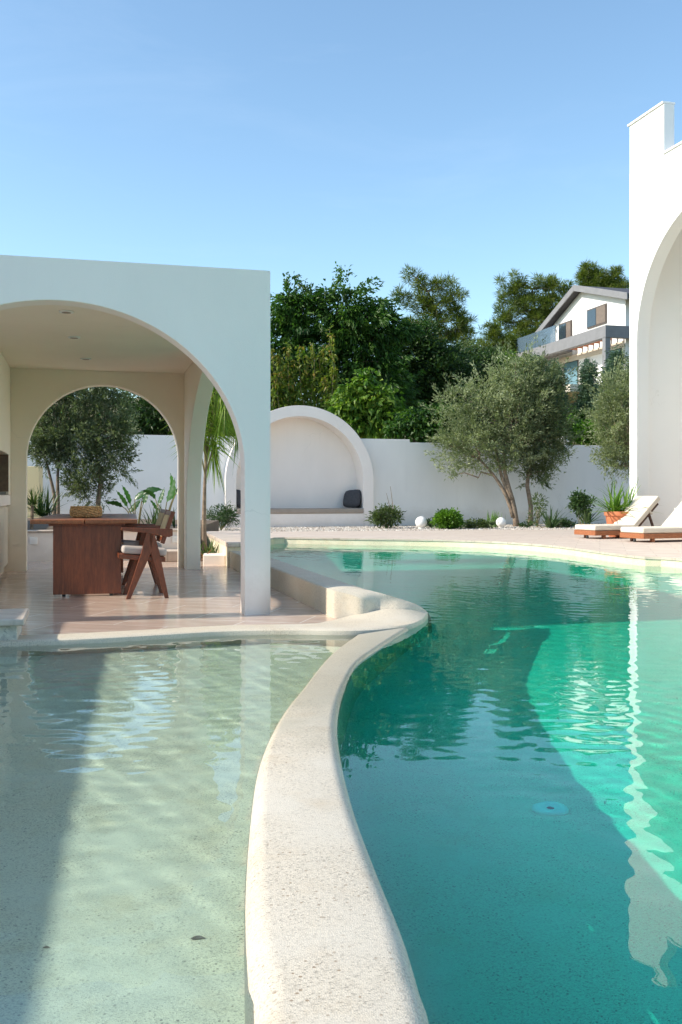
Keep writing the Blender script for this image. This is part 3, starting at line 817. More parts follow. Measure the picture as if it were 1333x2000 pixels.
# yellow wall far left
mb = MB(); p0 = D(30, 965, 23.5); p1 = D(77, 965, 23.8)
mb.hexa([Vector((p0.x - 2, p0.y, -.2)), Vector((p1.x, p1.y, -.2)), Vector((p1.x, p1.y + .3, -.2)), Vector((p0.x - 2, p0.y + .3, -.2)), Vector((p0.x - 2, p0.y, 1.68)), Vector((p1.x, p1.y, 1.68)), Vector((p1.x, p1.y + .3, 1.68)), Vector((p0.x - 2, p0.y + .3, 1.68))])
tag(mb.build('yellow_wall', M['yellow'], bevel=.01), 'low yellow plastered wall beyond the olive tree at far left', 'wall')
# white urn on the garden wall
pu = (D(1114, 965, 29.3) - WO).dot(WD)
c = WL(pu, -.12, ztop - .085)
mb = MB(); mb.lathe([(.10, 0), (.12, .02), (.16, .06), (.2, .12), (.19, .18), (.15, .22), (.17, .24), (.16, .25), (.05, .24)], c, 10, lambda i, k: .012 if k % 2 and 1 < i < 6 else 0)
tag(mb.build('urn', M['lamp'], smooth=False), 'small white fluted urn standing on top of the garden wall', 'urn')
# globe lamps
def globe(x, y0, Y, r, label):
    s = S(Y); p = D(x, y0, Y)
    t_ = thing('globe_lamp', label, 'garden lamp', (p.x, p.y, .09), 'white globe lamps in the gravel')
    mb = MB(); mb.lathe([(max(.002, r * math.sin(math.pi * i / 20)), r - r * math.cos(math.pi * i / 20) + .015) for i in range(21)], (p.x, p.y, .09), 32)
    mb.build('globe', M['opal'], t_, True)
    mb = MB(); mb.lathe([(r * .5, -.01), (r * .5, .03), (r * .4, .035)], (p.x, p.y, .09), 20); mb.build('base', M['lamp'], t_)
globe(823, 1030, 25.6, .155, 'larger white globe lamp on the gravel left of the round bright green bush')
globe(979, 1030, 26.2, .135, 'white globe lamp on the gravel beside the upright grass tuft near the olive trunks')

# ------------------------------------------------------------------ villa on the right
KR = P(1230, 1045, .1)
def R(t_, w, z=0): return Vector((KR.x, KR.y, 0)) - Vv * t_ + U * w + Vector((0, 0, z))   # t_ towards the viewer, w into the house
vl = thing('villa', 'tall bright white villa with a large arched porch at the right side of the pool', 'house', tuple(R(4, 2)))
mb = arch_wall(MB(), lambda p, q, z: R(p, q, z), 0, 13, -.1, 8.02, 2.89, 2.6, 2.6, 4.25, 0, .30)
weld(mb.build('front_wall', M['villa'], vl))
mb = MB(); mb.box(0.002, 1.31, .002, .248, 8.022, 9.08, R); mb.build('parapet', M['villa'], vl, bevel=.005)
mb = MB(); mb.box(-.04, 1.315, -.035, .27, 9.082, 9.125, R); mb.build('coping', M['lamp'], vl, bevel=.006)
mb = MB(); mb.box(1.312, 13, -.035, .27, 8.022, 8.065, R); mb.build('coping', M['lamp'], vl, bevel=.006)
mb = MB(); mb.box(5.2, 8, .002, .248, 8.072, 9.08, R); mb.build('parapet', M['villa'], vl, bevel=.005)
mb = MB(); mb.box(.002, .22, .303, 7, -.1, 8.0, R); mb.box(.223, 12.99, 3.2, 3.4, -.1, 8.0, R); mb.box(.223, 12.99, .303, 3.19, 7.3, 7.6, R); mb.box(5.9, 6.1, .303, 3.19, -.1, 7.29, R); mb.build('porch', M['villa'], vl)
mb = MB(); mb.box(1.9, 4.2, 3.16, 3.195, .1, 2.5, R); mb.build('door', M['pane'], vl)

# ------------------------------------------------------------------ dining set
TA = math.atan(.215)
tv = Vector((-math.sin(TA), math.cos(TA), 0)); tu = Vector((math.cos(TA), math.sin(TA), 0))
T0 = P(60, 1016, .75); T0.z = 0
tb = thing('dining_table', 'long reddish brown wooden dining table with solid panel ends under the pavilion', 'table', tuple(T0 + tu * .5 + tv * 1.4), local=True)
tb.rotation_euler = (0, 0, TA)
W_, LN = 1.0, 2.85
mb = MB(); mb.box(-.5, -.004, -LN / 2, LN / 2, .713, .752); mb.box(.004, .5, -LN / 2, LN / 2, .713, .752); mb.build('tabletop', M['woodtop'], tb, bevel=.004)
for yy in (-LN / 2 + .12, LN / 2 - .18):
    mb = MB(); mb.box(-.30, .345, yy, yy + .06, .022, .69); pe = mb.build('end_panel', M['wood'], tb, bevel=.004)
    for xx in (-.2, .25): MB().lathe([(.016, 0), (.018, .021)], (xx, yy + .03, 0), 10).build('foot', M['metal'], pe)
mb = MB(); mb.box(-.34, .38, -LN / 2 + .1, LN / 2 - .1, .691, .712); mb.build('apron', M['wood'], tb)
mb = MB(); mb.box(-.03, .03, -LN / 2 + .19, LN / 2 - .19, .2, .32); mb.build('stretcher', M['wood'], tb)

def chair():
    t_ = thing('dining_chair', '', 'chair', local=True)
    # faces -x; width along y
    def beam(pts2, y0, y1, nm):               # flat board outlined in x-z
        mb = MB(); n = len(pts2)
        a = sum(pts2[i][0] * pts2[(i + 1) % n][1] - pts2[(i + 1) % n][0] * pts2[i][1] for i in range(n))
        if a > 0: pts2 = pts2[::-1]
        mb.add([(x, y0, z) for x, z in pts2] + [(x, y1, z) for x, z in pts2], [tuple(range(n - 1, -1, -1)), tuple(range(n, 2 * n))] + [(i, (i + 1) % n, n + (i + 1) % n, n + i) for i in range(n)])
        return mb.build(nm, M['chairwood'], t_, bevel=.004)
    for sy in (-.26, .22):
        beam([(-.205, 0), (-.165, 0), (.03, .44), (.055, .63), (-.015, .63), (-.06, .45)], sy, sy + .038, 'leg')
        beam([(.16, 0), (.198, 0), (.115, .42), (.06, .63), (.008, .63), (.03, .42)], sy, sy + .038, 'leg')
        beam([(-.25, .655), (-.25, .682), (.235, .665), (.235, .60), (.20, .585), (-.02, .628)], sy - .004, sy + .042, 'armrest')
    beam([(-.27, .385), (-.27, .43), (.17, .39), (.17, .345)], -.218, .216, 'seat_frame')
    mb = MB(); mb.box(-.27, .15, -.21, .21, .40, .475, Matrix.Rotation(rad(4.5), 4, 'Y') @ Matrix.Translation((0, 0, .01))); mb.build('seat_cushion', M['seat'], t_, bevel=.025, seg=3)
    # reclined back: two rails, cross pieces and cane panel
    bk = Matrix.Translation((.165, 0, .60)) @ Matrix.Rotation(rad(19), 4, 'Y')
    mb = MB(); mb.box(-.02, .02, -.235, -.195, -.08, .245, bk); mb.box(-.02, .02, .195, .235, -.08, .245, bk)
    mb.box(-.018, .018, -.194, .194, .20, .243, bk); mb.box(-.018, .018, -.194, .194, -.06, -.02, bk); mb.build('backrest_frame', M['chairwood'], t_, bevel=.004)
    mb = MB(); mb.box(-.026, .014, -.193, .193, -.018, .198, bk); mb.build('cane_panel', M['cane'], t_)
    return t_
def kids(o): return [c for c in bpy.data.objects if c.parent is o]
def copy_tree(o, parent=None):
    c = o.copy(); COL.objects.link(c)
    if parent is not None: c.parent = parent
    for ch in kids(o): copy_tree(ch, c)
    return c
ch1 = chair()
p = P(285, 1164, 0)
ch1.location = (p.x, p.y, 0); ch1.rotation_euler = (0, 0, TA + .07)
ch1['label'] = 'dark red wooden V-leg armchair with cane back nearest to the pool at the table'; ch1['group'] = 'armchairs along the dining table'
ch2 = copy_tree(ch1)
q = p + tv * 1.0 + tu * -.02
ch2.location = (q.x, q.y, 0); ch2.rotation_euler = (0, 0, TA + .09)
ch2['label'] = 'dark red wooden armchair farther down the table, mostly hidden behind the nearer chair'
# basket
bp = T0 + tu * .47 + tv * 1.0
bk_ = thing('basket', 'round woven seagrass basket standing on the dining table', 'basket', (bp.x, bp.y, .752))
sg = 64
prof = [(.13, .003)]
for i in range(16):
    z = .006 + i * .0065
    prof.append((.155 + .008 * math.sin(i / 15 * math.pi), z))
prof += [(.150, .112), (.142, .108), (.142, .02), (.12, .012)]
mb = MB(); mb.lathe(prof, (bp.x, bp.y, .752), sg, lambda i, k: (.009 if (k // 3 + i // 2) % 2 else -.005) if 0 < i < 17 else 0)
mb.build('weave', M['wicker'], bk_, False)
mb = MB(); mb.tube([(bp.x + .155 * math.cos(a_), bp.y + .155 * math.sin(a_), .752 + .112 + .003 * math.sin(a_ * 14)) for a_ in np.linspace(0, 2 * math.pi, 60)], .007, 6, False); mb.build('rim', M['wicker'], bk_, True)

# ------------------------------------------------------------------ loungers and pot
def lounger():
    t_ = thing('sun_lounger', '', 'sun lounger', local=True)
    # origin at the near foot corner on the ground; x along the bed, y across
    W2, LL = .68, 1.95
    mb = MB(); mb.box(0, LL, 0, .035, .07, .165); mb.box(0, LL, W2 - .035, W2, .07, .165); mb.box(0, .035, .036, W2 - .036, .07, .165); mb.box(LL - .035, LL, .036, W2 - .036, .07, .165)
    mb.box(.036, LL - .036, .037, W2 - .037, .13, .15)
    mb.build('frame', M['teak'], t_, bevel=.004)
    for x_ in (.22, LL - .3):
        for y_ in (.03, W2 - .09):
            mb = MB(); mb.box(x_, x_ + .07, y_, y_ + .06, 0.0, .069); mb.build('leg', M['teak'], t_, bevel=.003)
    for y_ in (W2 * .42,):
        mb = MB(); mb.lathe([(.025, 0), (.028, .03), (.02, .07)], (.03, y_, 0), 12); mb.build('glide', M['metal'], t_)
    mb = MB(); mb.box(.0, 1.02, .01, W2 - .01, .167, .275); mb.build('mattress', M['canvas'], t_, bevel=.03, seg=4)
    rot = Matrix.Translation((1.03, 0, .18)) @ Matrix.Rotation(-rad(43), 4, 'Y')
    mb = MB(); mb.box(0.02, .90, .01, W2 - .01, 0, .11, rot); mb.build('back_cushion', M['canvas'], t_, bevel=.03, seg=4)
    mb = MB(); mb.box(0, .80, .04, .09, -.05, -.004, rot); mb.box(0, .80, W2 - .09, W2 - .04, -.05, -.004, rot); mb.box(.3, .36, .09, W2 - .09, -.05, -.004, rot); bf = mb.build('backrest_frame', M['darkwood'], t_, bevel=.003)
    for y_ in (.1, W2 - .13):
        mb = MB(); mb.hexa([Vector(v) for v in ((1.58, y_, .12), (1.63, y_, .12), (1.63, y_ + .03, .12), (1.58, y_ + .03, .12), (1.42, y_, .50), (1.47, y_, .50), (1.47, y_ + .03, .50), (1.42, y_ + .03, .50))]); mb.build('prop', M['darkwood'], bf)
    mb = MB(); mb.box(.5, .53, .0, W2, -.06, .115, rot); mb.build('strap', M['canvas'], t_)
    return t_
l1 = lounger()
ang = math.atan2(.39, .92)
l1.location = (5.6, 18.0, .1); l1.rotation_euler = (0, 0, ang)
l1['label'] = 'nearer cream cushioned wooden sun lounger, running out of the picture at the right'; l1['group'] = 'sun loungers on the terrace'
l2 = copy_tree(l1)
l2.location = (5.07, 19.4, .1); l2.rotation_euler = (0, 0, ang + .01)
l2['label'] = 'cream cushioned sun lounger with raised back in front of the terracotta pot'

# ------------------------------------------------------------------ plants
def unit(v): return v / (np.linalg.norm(v, axis=-1, keepdims=True) + 1e-9)
def leaf_mesh(name, pos, axis, ln, wd, mat, rnd, fold=.25, droop=.15):
    """one folded leaf per point: 6 vertices, 4 triangles as 2 quads along the midrib"""
    n = len(pos)
    axis = unit(axis)
    ref = unit(rng.normal(size=(n, 3)))
    side = unit(np.cross(axis, ref)); nor = np.cross(side, axis)
    ln = np.broadcast_to(ln, n)[:, None]; wd = np.broadcast_to(wd, n)[:, None]
    b0 = pos; tip = pos + axis * ln - np.array([0, 0, 1]) * ln * droop
    mid = pos + axis * ln * .45 + nor * wd * fold
    l_ = pos + axis * ln * .42 + side * wd * .5; r_ = pos + axis * ln * .42 - side * wd * .5
    V = np.stack([b0, l_, tip, mid, r_], 1).reshape(-1, 3)
    i = np.arange(n)[:, None] * 5
    Fq = np.concatenate([np.concatenate([i, i + 3, i + 2, i + 1], 1), np.concatenate([i, i + 4, i + 2, i + 3], 1)], 0)
    return np_mesh(name, V, Fq, mat, {'rnd': np.repeat(np.clip(rnd, 0, 1), 5)})
def clump_points(blobs, nclump, shell=.75):
    """clump centres spread through a set of ellipsoids, more of them near the surface"""
    vol = np.array([b[1][0] * b[1][1] * b[1][2] for b in blobs]) ** .67
    k = rng.choice(len(blobs), nclump, p=vol / vol.sum())
    d = unit(rng.normal(size=(nclump, 3)))
    r = rng.random(nclump) ** (1 / 3)
    r = np.where(rng.random(nclump) < shell, .72 + .33 * rng.random(nclump), r)
    c = np.array([b[0] for b in blobs]); rr = np.array([b[1] for b in blobs])
    return c[k] + d * r[:, None] * rr[k], d, k
def foliage(name, blobs, mat, nclump, per, cr, ln, wd, parent, shell=.75, up=.25, out=.5, flat=.8, droop=.15, jit=.3, wisp=0.0):
    cc, d, k = clump_points(blobs, nclump, shell)
    cr_ = cr * rng.uniform(.55, 1.35, nclump)
    off = rng.normal(size=(nclump, per, 3)) * .55
    off[..., 2] *= flat
    if wisp:                                  # some clumps are drawn out into shoots
        ws = rng.random(nclump) < wisp
        sd = unit(d + np.array([0, 0, .6]))
        tpar = rng.random((nclump, per)) * 2.6
        off = np.where(ws[:, None, None], off * .35 + sd[:, None, :] * tpar[..., None], off)
    pos = cc[:, None, :] + off * cr_[:, None, None]
    ax = unit(off) * .8 + d[:, None, :] * out + rng.normal(size=off.shape) * .5 + np.array([0, 0, up])
    base = rng.random(nclump)
    rnd = base[:, None] * .6 + rng.random((nclump, per)) * .4
    n = nclump * per
    l_ = ln * rng.uniform(1 - jit, 1 + jit, n); w_ = wd * rng.uniform(1 - jit, 1 + jit, n)
    me = leaf_mesh(name, pos.reshape(-1, 3), ax.reshape(-1, 3), l_, w_, mat, rnd.reshape(-1), droop=droop)
    o = link(name, me)
    if parent is not None: put(o, parent)
    return cc
def wiggle(a, b_, n=6, amp=.06):
    a, b_ = Vector(a), Vector(b_); L_ = (b_ - a).length
    return [a.lerp(b_, i / n) + Vector(rng.normal(size=3)) * (amp * L_ * math.sin(math.pi * i / n) * .5) for i in range(n + 1)]
def limbs(mb, starts, targets, r0, n=5, amp=.12):
    for t_ in targets:
        t_ = Vector(t_)
        a = min(starts, key=lambda s_: (Vector(s_) - t_).length + max(0, (Vector(s_).z - t_.z)) * 2)
        pts = wiggle(a, t_, n, amp)
        for i, p in enumerate(pts): p.z += .06 * (t_ - Vector(a)).length * math.sin(math.pi * i / n)
        mb.tube(pts, [r0 * (1 - .82 * i / n) for i in range(n + 1)], 5, False)
def blob(px, py, rx, ry, Y, dy=0, rd=None):
    s = S(Y); c = D(px, py, Y)
    return ((c.x, c.y + dy, c.z), (rx / s, rd if rd else .8 * (rx + ry) / 2 / s, ry / s))
def tree(name, label, cat, blobs, mat, nclump, per, cr, ln, wd, trunks, r0, bark='bark', group=None, nl=26, **kw):
    b0 = trunks[0][0]
    t_ = thing(name, label, cat, tuple(b0), group)
    cc = foliage('crown', blobs, mat, nclump, per, cr, ln, wd, t_, **kw)
    mb = MB(); ends = []
    for tr_ in trunks:
        pts = smooth_poly([Vector(p) for p in tr_], 10)
        rr = r0 * (1 if tr_ is trunks[0] else .75)
        mb.tube(pts, [rr * (1.25 if i == 0 else 1 - .55 * i / 9) for i in range(10)], 8)
        ends += [tuple(p) for p in pts[4:]]
    sel = cc[rng.choice(len(cc), min(nl, len(cc)), replace=False)]
    limbs(mb, ends, sel, r0 * .38)
    mb.build('trunk', M[bark], t_, True)
    return t_

# --- olive trees
Yo = 27.3
def oz(x, y, Y=Yo, dy=0): q_ = D(x, y, Y); return (q_.x, q_.y + dy, q_.z)
OG = 'olive trees'
bl1 = [blob(*b, Yo) for b in [(895, 800, 42, 38), (950, 772, 50, 42), (1005, 745, 48, 40), (1030, 790, 40, 45), (925, 845, 52, 48), (985, 830, 60, 55), (1020, 860, 40, 45), (885, 885, 32, 34), (945, 885, 50, 36), (1000, 895, 34, 26), (878, 915, 14, 18), (1022, 712, 24, 20)]]
tree('olive_tree', 'silvery olive tree with two leaning stems by the garden wall', 'olive tree', bl1, L['olive'], 660, 40, .2, .105, .03,
     [[oz(1010, 1032), oz(1003, 985), oz(992, 945), oz(984, 905), oz(988, 860)], [oz(1004, 1010), oz(986, 962), oz(962, 925), oz(935, 895)], [oz(1000, 975), oz(980, 930), oz(970, 880)]], .085, group=OG, wisp=.42, up=.5, shell=.6)
bl2 = [blob(*b, Yo + .3) for b in [(1060, 780, 42, 45), (1072, 830, 38, 48), (1050, 860, 38, 42), (1068, 890, 36, 34), (1040, 915, 28, 25), (1060, 740, 30, 30), (1090, 850, 20, 28), (1055, 925, 22, 18)]]
tree('olive_tree', 'shaded olive tree with one straight slim trunk by the garden wall', 'olive tree', bl2, L['oliveshade'], 440, 40, .2, .105, .03,
     [[oz(1036, 1030, Yo + .3), oz(1037, 985, Yo + .3), oz(1030, 945, Yo + .3), oz(1040, 895, Yo + .3), oz(1055, 850, Yo + .3)]], .075, group=OG, wisp=.4, up=.5, shell=.6)
bl3 = [blob(*b, 26.5) for b in [(1205, 770, 30, 40), (1195, 830, 34, 42), (1225, 850, 34, 60), (1190, 885, 28, 26), (1225, 790, 30, 50), (1215, 905, 28, 26), (1240, 720, 20, 25), (1172, 885, 12, 12)]]
tree('olive_tree', 'olive tree standing beside the tall villa wall, cut off by its corner', 'olive tree', bl3, L['olive'], 400, 40, .2, .10, .028,
     [[oz(1262, 1032, 26.5), oz(1255, 960, 26.5), oz(1235, 900, 26.5)]], .08, group=OG, wisp=.4, up=.5, shell=.6)
Yb = 17.6
bl4 = [blob(*b, Yb) for b in [(110, 830, 48, 40), (165, 790, 50, 38), (215, 800, 40, 40), (140, 860, 55, 40), (200, 850, 50, 42), (95, 875, 32, 34), (232, 895, 26, 28), (215, 885, 36, 32), (165, 930, 38, 36), (180, 965, 36, 22), (150, 750, 60, 30), (210, 760, 40, 26), (75, 850, 25, 40), (95, 780, 40, 35), (235, 830, 22, 30), (128, 905, 20, 20), (222, 922, 18, 12)]]
tree('olive_tree', 'dense dark olive tree in the planting bed seen through the back arch of the pavilion', 'olive tree', bl4, L['oliveshade'], 900, 46, .12, .07, .019,
     [[oz(188, 1030, Yb), oz(192, 985, Yb), oz(196, 930, Yb), oz(185, 880, Yb)], [oz(113, 1030, Yb), oz(114, 985, Yb), oz(113, 930, Yb), oz(118, 880, Yb)], [oz(104, 1028, Yb), oz(107, 975, Yb), oz(98, 930, Yb), oz(88, 890, Yb)]], .055, group=OG, wisp=.2, nl=34)

# --- trees beyond the garden wall
TG = 'trees beyond the garden wall'
def gpos(x, Y): c = D(x, 965, Y); return Vector((c.x, Y, float(hill(np.array(c.x), np.array(Y))) - .1))
Y1 = 37
tree('broadleaf_tree', 'big bright green feathery tree rising behind the seating niche', 'tree',
     [blob(*b, Y1) for b in [(595, 620, 52, 40), (660, 600, 60, 34), (690, 640, 60, 50), (560, 605, 30, 35), (745, 645, 40, 34), (772, 608, 20, 8), (610, 690, 66, 50), (700, 705, 70, 50), (545, 690, 46, 60), (648, 572, 26, 10), (690, 574, 22, 10), (735, 598, 24, 10), (575, 578, 22, 12), (785, 650, 20, 12), (620, 770, 80, 60), (735, 760, 60, 60)]],
     L['broad'], 700, 40, .36, .24, .085, [[gpos(640, Y1), D(640, 800, Y1), D(650, 700, Y1), D(655, 630, Y1)], [D(645, 780, Y1), D(600, 700, Y1), D(585, 640, Y1)], [D(645, 760, Y1), D(710, 690, Y1), D(745, 630, Y1)]], .16, 'bark', TG, up=-.1, droop=.35, out=.9, flat=.42, wisp=.3, shell=.9, nl=60)
tree('broadleaf_tree', 'dark leafy tree behind the pavilion, seen through its arches', 'tree',
     [blob(*b, 34) for b in [(300, 790, 60, 50), (340, 820, 50, 50), (440, 790, 60, 60), (390, 740, 70, 60), (470, 700, 50, 60), (500, 780, 50, 60), (275, 830, 40, 40)]],
     L['dark'], 420, 38, .34, .2, .085, [[gpos(400, 34), D(400, 850, 34), D(400, 760, 34)]], .14, 'darkbark', TG)
Y2 = 40
tree('evergreen_tree', 'very dark dense evergreen tree behind the right shoulder of the niche', 'tree',
     [blob(*b, Y2) for b in [(800, 700, 60, 45), (850, 730, 70, 60), (780, 770, 70, 60), (850, 800, 70, 50), (720, 800, 50, 50), (810, 660, 40, 25)]],
     L['dark'], 560, 44, .36, .2, .09, [[gpos(810, Y2), D(812, 850, Y2), D(815, 740, Y2)]], .15, 'darkbark', TG)
tree('evergreen_tree', 'dark evergreen tree filling the gap behind the left side of the silvery olive', 'tree',
     [blob(*b, Y2 + 2) for b in [(905, 745, 50, 45), (930, 790, 55, 55), (880, 800, 50, 55), (945, 720, 30, 28), (985, 790, 50, 60)]],
     L['dark'], 460, 44, .36, .2, .09, [[gpos(915, Y2 + 2), D(915, 850, Y2 + 2), D(915, 760, Y2 + 2)]], .14, 'darkbark', TG)
def pine(label, Y, blobs, trunk, ncl, cr, per=46, nl=34, r0=.16):
    bl_ = [blob(b[0], b[1], b[2] * .92, b[3] * 1.35, Y) for b in blobs]
    t_ = thing('pine_tree', label, 'pine tree', tuple(trunk[0]), TG)
    nclump = ncl
    cc, d, k = clump_points(bl_, nclump, .85)
    off = unit(rng.normal(size=(nclump, per, 3))); off[..., 2] = off[..., 2] * .85 + .15
    pos = cc[:, None, :] + off * (cr * .5 * rng.uniform(.6, 1.3, (nclump, 1, 1))) * rng.random((nclump, per, 1))
    ax = off * 1.0 + np.array([0, 0, .45]) + .3 * rng.normal(size=off.shape)
    rnd = rng.random(nclump)[:, None] * .65 + .35 * rng.random((nclump, per))
    n = nclump * per
    me = leaf_mesh('crown', pos.reshape(-1, 3), ax.reshape(-1, 3), cr * .85 * rng.uniform(.7, 1.3, n), cr * .075, L['pine'], rnd.reshape(-1))
    put(link('crown', me), t_)
    mb = MB(); pts = smooth_poly(trunk, 12)
    mb.tube(pts, [r0 * (1.2 - .95 * i / 11) for i in range(12)], 8)
    limbs(mb, [tuple(p) for p in pts[3:]], [b[0] for b in bl_] + [tuple(c) for c in cc[rng.choice(nclump, nl, replace=False)]], r0 * .3)
    mb.build('trunk', M['bark'], t_, True)
Y3 = 52
pine('open crowned pine with a pointed top rising above the dark evergreens', Y3,
     [(808, 548, 20, 14), (800, 533, 10, 8), (838, 570, 26, 16), (872, 560, 20, 13), (888, 580, 22, 12), (783, 580, 15, 10), (815, 595, 26, 14), (858, 602, 32, 16), (895, 612, 14, 10), (912, 640, 14, 20), (838, 632, 34, 15), (880, 640, 32, 18), (850, 668, 40, 20), (905, 660, 22, 14), (800, 640, 20, 12)],
     [gpos(868, Y3), D(866, 720, Y3), D(858, 640, Y3), D(842, 580, Y3), D(815, 545, Y3)], 330, .40)
Y4 = 76
pine('broad pine crown on the hillside just left of the gabled house', Y4,
     [(1000, 552, 28, 12), (982, 575, 20, 10), (1025, 575, 30, 14), (1060, 552, 28, 10), (1090, 570, 26, 14), (1045, 600, 42, 18), (1085, 605, 36, 20), (1000, 605, 28, 14), (1055, 635, 46, 20), (985, 628, 16, 7), (1015, 650, 32, 14), (1085, 640, 26, 20), (1040, 672, 40, 14)],
     [gpos(1060, Y4), D(1055, 700, Y4), D(1048, 630, Y4), D(1040, 565, Y4)], 450, .60, r0=.22)
pine('lower ragged pine between the pointed pine and the house balcony', 66,
     [(958, 648, 20, 10), (985, 668, 22, 10), (950, 680, 20, 14), (975, 700, 30, 14), (1005, 690, 22, 12)],
     [gpos(978, 66), D(976, 740, 66), D(970, 660, 66)], 180, .5)
Y5 = 84
pine('tall dark pine rising behind the roof of the gabled house', Y5,
     [(1150, 528, 16, 8), (1142, 546, 14, 8), (1172, 545, 22, 12), (1198, 555, 20, 9), (1204, 536, 8, 8), (1160, 565, 30, 12), (1215, 562, 18, 8), (1190, 580, 40, 14)],
     [gpos(1172, Y5), D(1170, 640, Y5), D(1166, 540, Y5)], 260, .62, r0=.22)
# --- shoots and vines near the wall
def shoots(label, Y, tops, ybase, mat, w, n, ln, wd, per=95):
    b0 = gpos(tops[0][0], Y)
    t_ = thing('climbing_shrub', label, 'shrub', tuple(b0), 'leafy shrubs along the garden wall')
    P_, A_, R_ = [], [], []
    mb = MB()
    for x, y in tops:
        x2 = x + rng.normal() * 8
        a, c = D(x2, ybase, Y), D(x, y, Y)
        a.y += rng.normal() * .3; c.y = a.y + rng.normal() * .2
        mb.tube(wiggle(a, c, 6, .05), [.022, .02, .017, .014, .011, .008, .004], 5, False)
        f_ = rng.random(per) ** .8
        pos = np.array(a)[None] * (1 - f_[:, None]) + np.array(c)[None] * f_[:, None]
        sp_ = w * (1.25 - f_) * .7
        pos = pos + rng.normal(size=(per, 3)) * sp_[:, None] * np.array([1, 1, .6])
        P_.append(pos); A_.append(rng.normal(size=(per, 3)) + np.array([0, 0, -.5])); R_.append(np.clip(.15 + .55 * f_ + rng.normal(size=per) * .2, 0, 1))
    n_ = sum(len(p) for p in P_)
    me = leaf_mesh('leaves', np.concatenate(P_), np.concatenate(A_), ln * rng.uniform(.6, 1.3, n_), wd * rng.uniform(.7, 1.2, n_), L[mat], np.concatenate(R_), droop=.3)
    put(link('leaves', me), t_)
    mb.build('stems', M['stem'], t_, True)
    return t_
shoots('yellow green shrub with tall upright leafy shoots rising behind the pavilion post', 33,
       [(545, 690), (552, 712), (560, 668), (575, 700), (585, 672), (598, 690), (610, 668), (622, 692), (632, 672), (645, 640), (650, 690), (655, 725), (540, 730), (570, 735), (592, 730), (615, 728), (635, 735), (520, 700), (530, 680)], 850, 'shoot', .24, 0, .17, .10, 130)
t_ = thing('climbing_shrub', 'light green large leaved vine hanging over the right shoulder of the niche', 'shrub', tuple(gpos(700, 29.6)), 'leafy shrubs along the garden wall')
foliage('leaves', [blob(*b, 29.6, rd=.35) for b in [(690, 775, 30, 22), (735, 785, 32, 28), (712, 752, 9, 22), (672, 800, 26, 20), (720, 820, 40, 26), (755, 810, 18, 22), (765, 835, 25, 14)]], L['vine'], 170, 16, .22, .20, .15, t_, up=-.2, droop=.3)
mb = MB(); limbs(mb, [tuple(gpos(715, 29.7) + Vector((0, 0, .2)))], [tuple(D(x, y, 29.6)) for x, y in ((690, 770), (735, 780), (712, 740), (670, 800), (755, 810))], .03); mb.build('stems', M['stem'], t_, True)
t_ = thing('ivy', 'dark ivy hanging over the top of the garden wall beside the silvery olive', 'ivy', tuple(gpos(840, 28.6)), 'leafy shrubs along the garden wall')
foliage('leaves', [blob(*b, 28.75, rd=.3) for b in [(790, 842, 35, 14), (830, 845, 36, 13), (870, 838, 26, 16), (855, 815, 30, 20), (800, 822, 26, 14)]], L['broad'], 150, 18, .2, .14, .11, t_, up=-.3, droop=.3)
def shrub(name, label, cat, blobs, Y, mat, ncl, per, cr, ln, wd, group=None, rd=None, base=None, **kw):
    t_ = thing(name, label, cat, tuple(base if base else gpos(blobs[0][0], Y)), group)
    cc = foliage('leaves', [blob(*b, Y, rd=rd) for b in blobs], L[mat], ncl, per, cr, ln, wd, t_, **kw)
    mb = MB(); b0 = Vector(t_.location)
    limbs(mb, [tuple(b0)], [tuple(c) for c in cc[rng.choice(len(cc), min(9, len(cc)), replace=False)]], max(.008, .02 * cr / .2), 4)
    mb.build('stems', M['stem'], t_, True)
    return t_
HG = 'shrubs on the hillside'
shrub('hillside_shrub', 'grey green bushy shrub below the lower ragged pine', 'shrub', [(920, 700, 30, 26), (955, 720, 40, 36), (900, 735, 30, 30), (990, 740, 34, 36)], 46, 'shrub', 300, 32, .34, .2, .07, HG)
shrub('hillside_shrub', 'yellowish green shrub just above the crown of the silvery olive', 'shrub', [(985, 715, 26, 18), (1010, 730, 22, 18)], 44, 'vine', 110, 26, .3, .18, .09, HG)
def cone(label, x, ytop, ybase, w, Y):
    t_ = thing('cedar', label, 'cedar tree', tuple(gpos(x, Y)), 'young cedars in front of the house')
    n = 260; per = 26
    f_ = rng.random(n) ** 1.3
    b0, b1 = D(x, ybase, Y), D(x, ytop, Y)
    rr = (1 - f_) ** .8 * w / S(Y)
    an = rng.random(n) * 6.283
    c = np.array(b0)[None] * (1 - f_[:, None]) + np.array(b1)[None] * f_[:, None]
    d = np.stack([np.cos(an), np.sin(an), np.full(n, .25)], -1)
    r_ = rr * np.sqrt(rng.random(n))
    c = c + d * r_[:, None]
    off = rng.normal(size=(n, per, 3)) * .16
    me = leaf_mesh('crown', (c[:, None] + off).reshape(-1, 3), (d[:, None] + rng.normal(size=off.shape) * .6).reshape(-1, 3), .2, .045, L['cedar'], (rng.random(n)[:, None] * .6 + rng.random((n, per)) * .4).reshape(-1))
    put(link('crown', me), t_)
    mb = MB(); mb.tube([t_.location.copy(), b0, b1], [.09, .07, .02], 7); mb.build('trunk', M['darkbark'], t_, True)
cone('slim blue green cedar in front of the glass doors of the gabled house', 1150, 715, 800, 13, 45)
cone('blue green cedar at the left end of the house balcony', 1082, 715, 800, 20, 47)
cone('small blue green cedar showing just above the silvery olive crown', 1045, 700, 800, 26, 45)
cone('bushy blue green cedar close to the villa corner', 1205, 690, 815, 36, 42)
